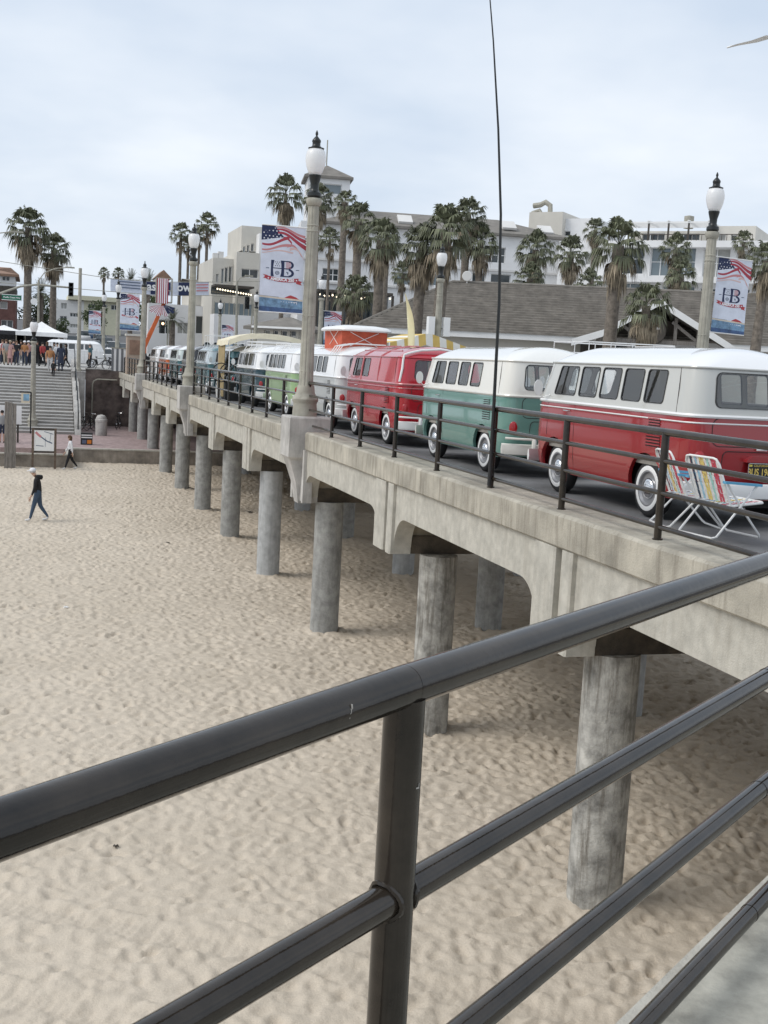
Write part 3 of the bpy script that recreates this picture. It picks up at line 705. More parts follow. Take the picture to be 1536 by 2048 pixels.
def wheel_meshes(rim):
    d = {}
    prof = [(.20, -.07), (.255, -.085), (.305, -.08), (.325, -.055), (.33, 0), (.325, .055), (.305, .08), (.255, .085), (.20, .07)]
    m = MB(); m.lathe(prof, 32, axis='X', caps=False); d['tyre'] = m.mesh('tyre', 'rubber', 50)
    m = MB(); m.lathe([(.206, -.0875), (.258, -.0875), (.255, -.0895), (.206, -.0895)], 32, axis='X', caps=False); d['whitewall'] = m.mesh('whitewall', 'white_paint', 50)
    m = MB(); m.lathe([(.205, -.02), (.205, -.087), (.19, -.088), (.175, -.06), (.10, -.055), (.02, -.055)], 28, axis='X'); d['rim'] = m.mesh('rim', 'rim_grey' if rim == 'white_metal' else rim, 50)
    m = MB(); m.lathe([(.118, -.056), (.118, -.075), (.10, -.092), (.06, -.105), (.015, -.11)], 24, axis='X'); d['hubcap'] = m.mesh('hubcap', 'chrome', 60)
    return d
WHEELS = {k: wheel_meshes(k) for k in ('white_metal', 'chrome')}
def paint(name, c, rough=.22):
    m = mat(name, c, rough, var=0, coat=.8, bump=.12, bs=1.6)
    return m
def surf_patch(mb, keyfn, s0, s1, z0, z1, off=.004, ns=6, nz=4, mi=0):
    """a thin raised sheet that follows the body, e.g. lids and louvres"""
    vs = []; fs = []
    for i in range(ns+1):
        for j in range(nz+1):
            s = s0+(s1-s0)*i/ns; z = z0+(z1-z0)*j/nz; p = plan((keyfn, s), z)
            nrm = Vector((-1, 0, 0)) if keyfn == 'L' else (Vector((1, 0, 0)) if keyfn == 'R' else Vector((0, -1 if keyfn == 'B' else 1, 0)))
            vs.append(p+nrm*off)
    for i in range(ns):
        for j in range(nz): fs.append((i*(nz+1)+j, (i+1)*(nz+1)+j, (i+1)*(nz+1)+j+1, i*(nz+1)+j+1))
    mb.add(vs, fs, mi)
def bus(label, y, low, up, roof, x=7.49, z=-.075, win='std', trim='white_metal', bumper='white_metal', glass='glass', rim='white_metal', plate=None, rz=0, belt_trim=None, seal='seal', extras=True, group='vintage vans parked along the pier', name='vintage_van'):
    t = thing(name, label, 'van', (x, y, z), rz, group)
    # ---- lower body with the wheel openings
    ys = list(np.linspace(-1.5, 1.5, 13))+[yw+AR*math.cos(R(a)) for yw in (-1.2, 1.2) for a in range(0, 181, 15)]+[yw+s*(AR+.012) for yw in (-1.2, 1.2) for s in (-1, 1)]
    K = perim(ys, (-1, -.5, 0, .5, 1), (-1, -.5, 0, .5, 1)); n = len(K); NL = 9; vs = []; fs = []
    for l in range(NL):
        f = l/(NL-1)
        for k in K: zb = archz(k); vs.append(plan(k, zb+(ZB-zb)*f))
    for l in range(NL-1):
        for j in range(n): fs.append((l*n+j, l*n+(j+1) % n, (l+1)*n+(j+1) % n, (l+1)*n+j))
    # lip turned inwards along the bottom edge
    o = len(vs)
    for k in K:
        p = plan(k, archz(k)); c = Vector((0, p.y*.9, p.z)); vs.append(p+(c-p).normalized()*.05)
    for j in range(n): fs.append((j, (j+1) % n, o+(j+1) % n, o+j))
    m = MB(); m.add(vs, fs); m.build('lower_body', low, t, 50)
    # ---- upper body with window openings
    if win == 'std': SW = [(.60, 1.30), (.03, .50), (-.53, -.05), (-1.06, -.60)]; SW = [(.70, 1.36), (.12, .625), (-.44, .055), (-.985, -.505), (-1.50, -1.045)]
    elif win == 'four': SW = [(.70, 1.32), (.10, .60), (-.46, .0), (-1.00, -.55)]
    elif win == 'panel': SW = [(.70, 1.32), (.06, .55)]
    elif win == 'bay': SW = [(.62, 1.38), (-.36, .50), (-1.46, -.50)]
    ys = [v for a in SW for v in a]
    bw = .90 if win != 'panel' else .86
    K = perim(ys, (-1, -.93, -.05, .05, .93, 1), (-1, -bw, bw, 1)); n = len(K); Z = [ZB, W0, W1, ZG]
    holes = set(); rects = []
    for j in range(n):
        a, b = K[j], K[(j+1) % n]
        if a[0] == b[0] and a[0] in 'LR':
            lo, hi = sorted((a[1], b[1]))
            for w in SW:
                if abs(lo-w[0]) < 1e-3 and abs(hi-w[1]) < 1e-3: holes.add(j); rects.append((j, 'side', w))
        if a[0] == b[0] == 'B' and abs(abs(a[1])-bw) < 1e-3 and abs(abs(b[1])-bw) < 1e-3: holes.add(j); rects.append((j, 'rear', None))
        if a[0] == b[0] == 'F' and abs(abs(a[1]-b[1])-.88) < 1e-3: holes.add(j); rects.append((j, 'front', None))
    m = MB(); vs = [plan(k, z_) for z_ in Z for k in K]; fs = []
    for l in range(3):
        for j in range(n):
            if l == 1 and j in holes: continue
            fs.append((l*n+j, l*n+(j+1) % n, (l+1)*n+(j+1) % n, (l+1)*n+j))
    m.add(vs, fs); loops = []
    for j, kind, w in rects:
        a, b = K[j], K[(j+1) % n]; c = [plan(a, W0), plan(b, W0), plan(b, W1), plan(a, W1)]
        lp, nn = window_ring(m, c, .048 if kind == 'side' else .075, .008)
        if kind == 'rear': nn = Vector((0, -1, .05)).normalized()
        loops.append((lp, nn, kind, w))
    m.build('upper_body', up, t, 50)
    for lp, nn, kind, w in loops:
        window(t, lp, nn, glass, seal, split=.62 if (kind == 'side' and w[0] == SW[0][0]) else None)
    # ---- roof
    K = perim(np.linspace(-1.5, 1.5, 9), (-1, -.5, 0, .5, 1), (-1, -.5, 0, .5, 1)); n = len(K); vs = []; fs = []; T = [0, .02, .06, .12, .2, .3, .42, .56, .72, .88, .999]
    for q in T:
        zz = ZG+.235*(1-(1-q)**2.6)
        for k in K:
            p = plan(k, ZG, q); vs.append((p.x, p.y, zz))
    for l in range(len(T)-1):
        for j in range(n): fs.append((l*n+j, l*n+(j+1) % n, (l+1)*n+(j+1) % n, (l+1)*n+j))
    m = MB(); m.add(vs, fs); rf = m.build('roof', roof, t, 60)
    Kd = perim(np.linspace(-1.5, 1.5, 9), (-1, 0, 1), (-1, 0, 1))
    m = MB(); pts = [plan(k, ZG) for k in Kd]; m.tube([p+(Vector((p.x, p.y*.3, 0))).normalized()*.012 for p in pts], .013, 6, closed=True); m.build('drip_rail', up, t)
    m = MB(); pts = [plan(k, ZB) for k in Kd]; m.tube([p+(Vector((p.x, p.y*.3, 0))).normalized()*.003 for p in pts], .022, 6, closed=True); m.build('belt_moulding', up if belt_trim is None else belt_trim, t)
    if belt_trim is not None:
        m = MB(); m.tube([plan(k, ZB-.075)+(Vector((plan(k, ZB).x, plan(k, ZB).y*.3, 0))).normalized()*.0 for k in Kd], .009, 6, closed=True); m.build('belt_moulding', belt_trim, t)
    # ---- underbody and cabin
    m = MB(); m.box(-.58, .58, -1.9, 1.9, .30, .60); m.box(-.70, .70, -.75, .75, .27, .58); m.box(-.5, .5, -1.95, -1.5, .22, .5); m.build('underbody', 'dark', t)
    m = MB(); m.box(-.80, .80, -1.95, -1.25, .60, 1.0); m.box(-.80, .80, -1.25, 1.5, .60, .64); m.build('cabin_floor', 'seat', t)
    for yy in (.55, -.45, -1.15):
        m = MB(); m.prism([(yy-.12, .64), (yy+.40, .64), (yy+.42, .94), (yy+.02, .96), (yy-.03, 1.24), (yy-.11, 1.25)], 'x', -.70, .70); m.build('bench_seat', 'seat', t, 30)
    m = MB(); m.tube([(-.38+.19*math.cos(a), 1.33+.10*math.sin(a)*.6, 1.22+.10*math.sin(a)) for a in [2*PI*q/16 for q in range(16)]], .012, 6, closed=True); m.build('steering_wheel', 'dark', t)
    # ---- wheels
    for sx, yw in ((-1, 1.2), (-1, -1.2), (1, 1.2), (1, -1.2)):
        w = bpy.data.objects.new('wheel', WHEELS[rim]['tyre']); col.objects.link(w); w.parent = t; w.location = (sx*.715, yw, WH); w.rotation_euler = (0, 0, 0 if sx < 0 else PI)
        for k in ('whitewall', 'rim', 'hubcap'): link(k, WHEELS[rim][k], w)
    # ---- bumpers
    for s in (-1, 1):
        m = MB(); pts = []
        for i in range(13):
            f = i/12*2-1; xx = .86*f; yy = 2.19-.16*abs(f)**4; pts.append((xx, s*yy, .42))
        vs = []; fs = []; prof = [(.0, -.085), (.035, -.07), (.045, 0), (.035, .07), (0, .085), (-.02, 0)]
        for p in pts:
            for a, b in prof: vs.append((p[0], p[1]+s*a, p[2]+b))
        L6 = len(prof)
        for i in range(12):
            for j in range(L6): fs.append((i*L6+j, i*L6+(j+1) % L6, (i+1)*L6+(j+1) % L6, (i+1)*L6+j))
        fs += [tuple(range(L6)), tuple(12*L6+j for j in range(L6))]
        m.add(vs, fs)
        if bumper != 'none': m.build('bumper', bumper, t, 40)
    if extras:
        for sx in (-1, 1):      # overriders with the hoop
            if win != 'std':
                m = MB(); m.tube([(sx*.44, -2.235, .33), (sx*.44, -2.27, .42), (sx*.44, -2.26, .56), (sx*.44, -2.235, .615)], [.03, .038, .036, .025], 8)
                m.tube([(sx*.44, -2.25, .58), (sx*.70, -2.22, .585), (sx*.83, -2.10, .585)], .018, 7); m.build('overrider', bumper, t)
    # ---- rear: tailgate and engine lid seams, lamps, handle, plate
    m = MB()
    def loop_seam(x0, x1, z0, z1, r):
        pts = []
        for cx, cz, a0 in ((x0+r, z0+r, 180), (x1-r, z0+r, 270), (x1-r, z1-r, 0), (x0+r, z1-r, 90)):
            for i in range(5): a = R(a0+22.5*i); pts.append((cx+r*math.cos(a), 0, cz+r*math.sin(a)))
        return [Vector((p[0], fYR(p[2])-.0005, p[2])) for p in pts]
    m.tube(loop_seam(-.605, .605, .89, 1.19, .09), .005, 5, closed=True); m.tube(loop_seam(-.46, .46, .36, .84, .06), .005, 5, closed=True)
    for sx in (-1, 1): m.tube([plan(('L' if sx < 0 else 'R', yv), zz) + Vector((sx*.0005, 0, 0)) for yv, zz in ((1.46, ZB), (1.44, .75))], .0045, 5); m.tube([plan(('L' if sx < 0 else 'R', .66), zz) for zz in (ZB, .8, .5, .30)], .0045, 5)
    for sx in (-1, 1): m.tube([plan(('L' if sx < 0 else 'R', -1.80), zz) for zz in (ZG, 1.5, ZB)], .004, 5)
    m.build('panel_seam', 'seam', t)
    m = MB()
    for i in range(6): surf_patch(m, 'L', -1.52, -1.20, .83+i*.034, .848+i*.034, .012, 3, 1); surf_patch(m, 'R', -1.52, -1.20, .83+i*.034, .848+i*.034, .012, 3, 1)
    for i in range(3): surf_patch(m, 'L', -1.50, -1.24, 1.06+i*.03, 1.076+i*.03, .012, 3, 1)
    m.build('louvre', low, t, 0)['kind'] = 'stuff'
    m = MB()
    for i in range(6): surf_patch(m, 'L', -1.52, -1.20, .816+i*.034, .829+i*.034, .003, 3, 1)
    for i in range(3): surf_patch(m, 'L', -1.50, -1.24, 1.046+i*.03, 1.059+i*.03, .003, 3, 1)
    m.build('louvre_slot', 'seam', t, 0)['kind'] = 'stuff'
    for sx in (-1, 1):
        m = MB(); s0 = len(m.v); m.lathe([(.075, -.03), (.075, .004), (.06, .014), (.02, .018)], 18, (0, 0, 0), 'Y'); m.xf(Matrix.Translation((sx*.715, -2.092, .74)) @ Matrix.Rotation(-sx*2.686, 4, 'Z') @ Matrix.Diagonal((.8, 1, 1.25, 1)))
        m.build('tail_lamp', 'red_lens', t)
        m = MB(); m.tube([(sx*.86, 1.45, 1.28), (sx*.95, 1.50, 1.24), (sx*1.0, 1.50, 1.30)], .008, 6); s0 = len(m.v)
        m.lathe([(.085, -.012), (.085, 0), (.07, .018), (.03, .03)], 18, (0, 0, 0), 'Y'); m.xf(Matrix.Translation((sx*1.02, 1.50, 1.37)) @ Matrix.Diagonal((.75, 1, 1.25, 1)), s0)
        m.build('mirror', 'white_metal' if trim == 'white_metal' else 'chrome', t)
        m = MB(); m.lathe([(.10, -.03), (.10, .02), (.07, .06), (.02, .075)], 18, (sx*.52, 2.10, .88), 'Y'); m.build('headlamp', 'glass_dark', t)
    m = MB(); m.prism([(-.20, .735), (.20, .735), (.19, .765), (.12, .80), (-.12, .80), (-.19, .765)], 'y', -2.19, -2.09); m.build('plate_lamp_housing', low, t)
    m = MB(); m.tube([(-.06, -2.15, .87), (.06, -2.15, .87)], .012, 6); m.build('lid_handle', trim, t)
    for sx in (-1, 1):
        m = MB(); q = plan(('L' if sx < 0 else 'R', .78), 1.10); m.tube([q+Vector((sx*.01, 0, 0)), q+Vector((sx*.035, 0, 0)), q+Vector((sx*.035, .13, 0))], .009, 6); m.build('door_handle', 'chrome', t)
    pl = MB(); pl.box(-.155, .155, -2.165, -2.155, .565, .725); po = pl.build('licence_plate', 'plate_black', t)
    if plate:
        m = MB()
        for a in ((-.16, .16, .720, .728), (-.16, .16, .562, .570), (-.16, -.152, .562, .728), (.152, .16, .562, .728)): m.box(a[0], a[1], -2.170, -2.160, a[2], a[3])
        m.build('plate_frame', 'chrome', po)
        m = MB(); add_text(m, plate[1], .105, frame((0, -2.1662, .628), (1, 0, 0), (0, 0, 1)) @ Matrix.Diagonal((.78, 1, 1, 1)), 0, .002)
        add_text(m, plate[0], .032, frame((0, -2.1662, .700), (1, 0, 0), (0, 0, 1)), 0, .0006)
        m.build('plate_lettering', 'plate_yellow', po, 0)
        m = MB(); m.box(-.148, -.11, -2.1670, -2.1655, .69, .712); m.build('plate_sticker', 'yellow_sticker', po)
        m = MB(); m.box(.115, .145, -2.1670, -2.1655, .69, .712); m.build('plate_sticker', 'red_lens', po)
    else:
        m = MB(); m.box(-.14, .14, -2.1675, -2.166, .59, .67); m.build('plate_face', 'plate_yellow', po)
    return t
P_red = paint('paint_deep_red', (.31, .018, .022)); P_red2 = paint('paint_bright_red', (.42, .006, .018)); P_green = paint('paint_sea_green', (.14, .29, .25)); P_cream = paint('paint_cream', (.72, .70, .64))
P_grey = paint('paint_pale_grey', (.50, .50, .47)); P_white = paint('paint_white', (.80, .80, .80)); P_lime = paint('paint_pale_green', (.34, .50, .26)); P_teal = paint('paint_dark_teal', (.018, .060, .085)); P_sil = paint('paint_light_grey', (.58, .60, .60))
P_teal2 = paint('paint_teal', (.04, .13, .15)); P_orange = paint('paint_orange', (.55, .12, .02)); P_black = paint('paint_black', (.008, .009, .012)); P_rose = paint('paint_pale_rose', (.50, .16, .17))
v1 = bus('deep red vintage van with pale grey window band and white roof, nearest on the pier', 12.97, P_red, P_grey, P_white, win='std', plate=('CALIFORNIA', 'BUS 1964'), belt_trim='white_metal', group=None)
v2 = bus('sea green vintage van with cream top and white bumper, second from the front', 18.04, P_green, P_cream, paint('paint_cream_roof', (.80, .79, .75)), win='four', bumper=P_cream, rim=('white_metal'), group=None)
v3 = bus('bright red vintage panel van between the green van and the pale grey van', 23.35, P_red2, P_red2, P_red2, win='panel', belt_trim=P_rose, group=None)
v4 = bus('pale grey vintage van with a raised orange pop-top roof', 28.1, P_sil, P_white, P_white, win='four', glass='glass_dark', group=None)
v5 = bus('pale green and white vintage van left of the near lamp post', 32.95, P_lime, P_white, P_white, win='four', glass='glass_dark', group=None)
v6 = bus('dark teal vintage van with white top and roof rack beside the cream awning', 38.2, P_teal, P_white, P_white, win='bay', glass='glass_dark', group=None)
v7 = bus('dark teal vintage van under the cream awning with bicycles at its tail', 43.5, P_teal2, P_teal2, P_cream, win='four', glass='glass_dark', group=None)
v8 = bus('blue-grey vintage van with white ladder rack, right of the second lamp', 48.7, P_teal2, paint('paint_blue_grey', (.40, .47, .50)), P_teal2, win='four', glass='glass_dark', group=None)
v9 = bus('black vintage van hidden partly by the second lamp post', 53.8, P_black, P_black, P_black, win='four', glass='glass_dark', group=None)
v10 = bus('teal and white vintage van left of the second lamp post', 59.0, P_teal2, paint('paint_mint', (.55, .62, .60)), P_white, win='four', glass='glass_dark', group=None)
v11 = bus('orange and white vintage van near the shore end of the pier', 64.3, P_orange, P_white, P_white, win='four', glass='glass_dark', group=None)
v12 = bus('white vintage van farthest along the pier, beside the tan kiosk', 69.6, P_white, P_white, P_white, win='four', glass='glass_dark', group=None)

# roof gear on the vans (parts of them)
def rack(v, y0, y1, w=.62, h=.16, z0=1.90, mt='white_metal', bars=6):
    m = MB()
    for s in (-1, 1):
        m.tube([(s*w, y0, z0+h), (s*w, y1, z0+h)], .014, 6); m.tube([(s*w, y0, z0+h*.4), (s*w, y1, z0+h*.4)], .011, 6)
        for k in range(4): yy = y0+(y1-y0)*k/3; m.tube([(s*(w+.12), yy, z0-.17), (s*w, yy, z0+.02), (s*w, yy, z0+h)], .011, 6)
    for k in range(bars+1): yy = y0+(y1-y0)*k/bars; m.tube([(-w, yy, z0+.05), (w, yy, z0+.05)], .011, 6)
    for yy in (y0, y1): m.tube([(-w, yy, z0+h), (w, yy, z0+h)], .014, 6)
    m.build('roof_rack', mt, v)
rack(v6, -1.5, 1.2, mt='white_metal'); rack(v5, -.6, 1.4, mt='white_metal', h=.10); rack(v8, -1.6, 1.0, h=.45, mt='white_metal')
mat('canvas_orange', (.52, .10, .05), .8, var=.15, vs=5)
m = MB(); m.prism([(-.95, 1.86), (.72, 1.86), (.74, 2.32), (-.98, 2.34)], 'x', -.50, .62); m.build('pop_top_canvas', 'canvas_orange', v4, 0)
m = MB()
for a, b in (((-.505, -.6, 1.98), (-.505, .2, 2.30)), ((-.505, .2, 1.98), (-.505, -.6, 2.30)), ((-.3, -.972, 1.95), (.4, -.99, 2.28)), ((.4, -.972, 1.95), (-.3, -.99, 2.28))): m.tube([a, b], .008, 5)
m.build('canvas_cord', 'white_metal', v4)
vs = []; fs = []; n = 24; prof = [(1.02, 2.30), (1.05, 2.33), (1.03, 2.37), (.93, 2.41), (.6, 2.45), (.01, 2.465)]
m = MB()
for s_, z_ in prof:
    for j in range(n):
        a = 2*PI*j/n; cx, sx = math.cos(a), math.sin(a); e = .45
        vs.append((.06+.70*s_*math.copysign(abs(cx)**e, cx), -.12+1.02*s_*math.copysign(abs(sx)**e, sx), z_))
for k in range(len(prof)-1):
    for j in range(n): fs.append((k*n+j, k*n+(j+1) % n, (k+1)*n+(j+1) % n, (k+1)*n+j))
fs.append(tuple(range(n)))
m.add(vs, fs); m.build('pop_top_lid', 'white_metal', v4, 50)
m = MB()
for k in range(4): yy = -1.75+k*.23; m.tube([(-.80, yy, 1.72), (-.66, yy+.05, 1.93), (-.35, yy+.12, 2.0), (.4, yy+.12, 2.0)], .012, 6)
m.build('roof_rail', 'white_metal', v4)
# ribs and the white gutter strip of the panel van
m = MB()
for yy in (.62, -.62):
    pts = [plan(('L', yy), ZB+.02), plan(('L', yy), 1.5), plan(('L', yy), ZG)]+[Vector((plan(('L', yy), ZG, q).x, yy, ZG+.235*(1-(1-q)**2.6)+.004)) for q in (.02, .08, .2, .4, .7, .999)]
    m.tube(pts, .02, 6)
m.tube([Vector((plan(('L', 0), ZG, .25).x, yy, ZG+.235*(1-(.75)**2.6)+.004)) for yy in (-1.4, 0, 1.3)], .016, 6)
m.build('roof_rib', P_rose, v3)
m = MB(); pts = [plan(k, z_) for k, z_ in ((('rl', .6), 1.25), (('rl', .5), 1.5), (('rl', .5), 1.68))]+[Vector((x, -2.0+.03*abs(x)+.10*(1-(abs(x)/.75)**2), 1.74+.16*(1-(abs(x)/.8)**2))) for x in (-.74, -.62, -.4, 0, .4, .62, .74)]
m.tube(pts, .024, 7); m.build('rear_hoop', 'white_metal', v3)

# surfboard standing on a roof, awnings, tall rack, on the far row
mat('board_yellow', (.74, .70, .42), .35, var=.06, coat=.4); mat('awning_yellow', (.62, .44, .13), .8, var=.1); mat('awning_cream', (.72, .66, .50), .8, var=.08); mat('awning_white', (.75, .74, .68), .8, var=.05); mat('canvas_tan', (.34, .26, .13), .85, var=.15)
t = thing('surfboard', 'pale yellow surfboard standing upright behind the bright red van', 'surfboard', (8.36, 26.05, 1.80), R(20))
m = MB(); vs = []; fs = []; n = 12; K = 15
for k in range(K):
    f = k/(K-1); w = .24*math.sin(PI*min(1, f*.62+.30))**.8*(1-.97*max(0, (f-.55)/.45)**2.2); zz = 1.32*f; th = .028*(1-.6*f); bend = -.26*f**2.4+.02
    for j in range(n): a = 2*PI*j/n; vs.append((bend+th*math.cos(a), w*.55*math.sin(a), zz))
for k in range(K-1):
    for j in range(n): fs.append((k*n+j, k*n+(j+1) % n, (k+1)*n+(j+1) % n, (k+1)*n+j))
fs += [tuple(range(n)), tuple((K-1)*n+j for j in range(n))]
m.add(vs, fs); m.build('board', 'board_yellow', t, 60)
m = MB(); m.tube([(.0, 0, -.12), (.02, 0, .05)], .03, 8); m.build('mount', 'dark', t)
t = thing('striped_awning', 'yellow and white striped awning behind the bright red van', 'awning', (10.2, 31.2, -.075))
m = MB(); x0, x1, y0, y1 = -1.1, 1.1, -1.0, 1.2
for k in range(11):
    a, b = x0+(x1-x0)*k/11, x0+(x1-x0)*(k+1)/11; za, zb = 2.46-.40*abs(a)/1.1*.8, 2.46-.40*abs(b)/1.1*.8
    m.add([(a, y0, za), (b, y0, zb), (b, y1, zb), (a, y1, za)], [(0, 1, 2, 3)], k % 2)
    m.add([(a, y0-.002, za), (b, y0-.002, zb), (b+.02, y0-.05, zb-.32+.04*math.sin(k*2.2)), (a+.02, y0-.05, za-.32+.04*math.sin(k*2.2-2.2))], [(0, 1, 2, 3)], k % 2)
m.build('canopy', ['awning_yellow', 'awning_white'], t, 0)
m = MB()
for xx in (x0, x1):
    for yy in (y0, y1): m.tube([(xx, yy, 0), (xx, yy, 2.15)], .018, 6)
m.build('pole', 'white_metal', t)
t = bus('white vintage van with chromed ladder rack behind the green van', 24.2, P_white, P_white, P_white, x=12.6, win='four', glass='glass_dark')
m = MB()
for s in (-1, 1):
    m.tube([(s*1.05, -.9, 2.28), (s*1.05, .9, 2.28)], .012, 6)
for yy in (-.9, .9):
    m.tube([(-1.05, yy, 1.98), (-1.05, yy, 2.28), (1.05, yy, 2.30), (1.05, yy, 2.0)], .014, 6); m.tube([(-1.05, yy, 2.06), (1.05, yy, 2.08)], .012, 6)
    for k in range(5): xx = -1.05+2.1*k/4; m.tube([(xx, yy, 2.06), (xx, yy, 2.29)], .009, 6)
m.build('ladder_rack', 'white_metal', t)
# cream awning with bicycles at the tail of the seventh van
t = thing('cream_awning', 'cream canvas awning on poles over the dark teal vans', 'awning', (7.3, 41.6, -.075))
m = MB(); vs = []; fs = []; nx, ny = 9, 6
for i in range(nx):
    for j in range(ny):
        xx = -.85+2.9*i/(nx-1); yy = -.9+2.6*j/(ny-1); e = abs(i/(nx-1)*2-1)
        vs.append((xx, yy, 2.40-.30*e**2.2+.02*math.sin(j*1.7+i)))
for i in range(nx-1):
    for j in range(ny-1): fs.append((i*ny+j, (i+1)*ny+j, (i+1)*ny+j+1, i*ny+j+1))
m.add(vs, fs); o = len(vs)
for i in range(nx-1):
    a, b = Vector(vs[i*ny]), Vector(vs[(i+1)*ny]); m.add([a, b, b+Vector((0, -.03, -.18)), a+Vector((0, -.03, -.18))], [(0,1,2,3)])
for j in range(ny-1):
    a, b = Vector(vs[j]), Vector(vs[j+1]); m.add([a, b, b+Vector((-.03, 0, -.18)), a+Vector((-.03, 0, -.18))], [(0,1,2,3)])
m.build('canopy', 'awning_cream', t, 50)
m = MB(); m.box(-.82, -.80, .1, 1.6, .1, 2.1); m.build('side_curtain', 'canvas_tan', t)
for xx, yy in ((-.8, -.85), (2.0, -.85), (-.8, 1.65), (2.0, 1.65)):
    m = MB(); m.tube([(xx, yy, 0), (xx, yy, 2.15)], .02, 6); m.build('pole', 'white_metal', t)
mat('bike_black', (.015, .015, .017), .5, var=0)
BIKES = {}
def bicycle(label, loc, rz, c='bike_black'):
    t = thing('bicycle', label, 'bicycle', loc, rz, 'bicycles')
    if c not in BIKES:
        d = {}
        m = MB(); m.tube([(.325*math.cos(a), 0, .325*math.sin(a)) for a in [2*PI*q/20 for q in range(20)]], .02, 6, closed=True); d['wheel'] = m.mesh('wheel', 'rubber')
        m = MB()
        for q in range(10): a = PI*q/5; m.tube([(0, 0, 0), (.31*math.cos(a), 0, .31*math.sin(a))], .004, 4)
        m.tube([(0, -.05, 0), (0, .05, 0)], .02, 6); d['spokes'] = m.mesh('spokes', 'chrome')
        m = MB()
        for a, b in (((-.5, 0, .34), (-.1, 0, .30)), ((-.1, 0, .30), (-.22, 0, .80)), ((-.5, 0, .34), (-.2, 0, .72)), ((-.1, 0, .30), (.40, 0, .78)), ((-.2, 0, .74), (.38, 0, .82)), ((.40, 0, .9), (.52, 0, .34))): m.tube([a, b], .018, 6)
        d['frame'] = m.mesh('frame', c)
        m = MB(); m.tube([(.40, 0, .88), (.38, 0, 1.0)], .014, 6); m.tube([(.28, -.28, 1.04), (.40, -.1, 1.02), (.40, .1, 1.02), (.28, .28, 1.04)], .013, 6); d['handlebar'] = m.mesh('handlebar', 'chrome')
        m = MB(); m.lathe([(.02, .80), (.08, .83), (.09, .87), (.04, .89)], 10, (-.23, 0, 0)); d['saddle'] = m.mesh('saddle', 'dark')
        BIKES[c] = d
    d = BIKES[c]
    for xx in (-.5, .52): w = link('wheel', d['wheel'], t, loc=(xx, 0, .345)); link('spokes', d['spokes'], w)
    for k in ('frame', 'handlebar', 'saddle'): link(k, d[k], t)
    return t
for k in range(3): bicycle(['nearest black bicycle leaning under the cream awning', 'middle black bicycle leaning under the cream awning', 'farthest black bicycle leaning under the cream awning'][k], (6.75+.25*k, 40.9+.1*k, .55), R(8+6*k))
for k in range(1):
    m = MB(); m.box(6.4, 8.2, 40.75, 41.15, -.075, .55); m.build('bicycle_stand', 'dark', None, label='low dark stand that holds bicycles under the cream awning', cat='stand')
mat('bucket_white', (.75, .75, .73), .5, var=0)
t = thing('bucket', 'white plastic bucket on the deck below the cream awning', 'bucket', (6.5, 42.5, -.075))
m = MB(); m.lathe([(.15, 0), (.18, .36), (.19, .38), (.17, .38)], 16); m.build('pail', 'bucket_white', t)
m = MB(); m.tube([(.18*math.cos(a), 0, .36+.14*math.sin(a)) for a in [PI*q/8 for q in range(9)]], .006, 5); m.build('bail', 'chrome', t)

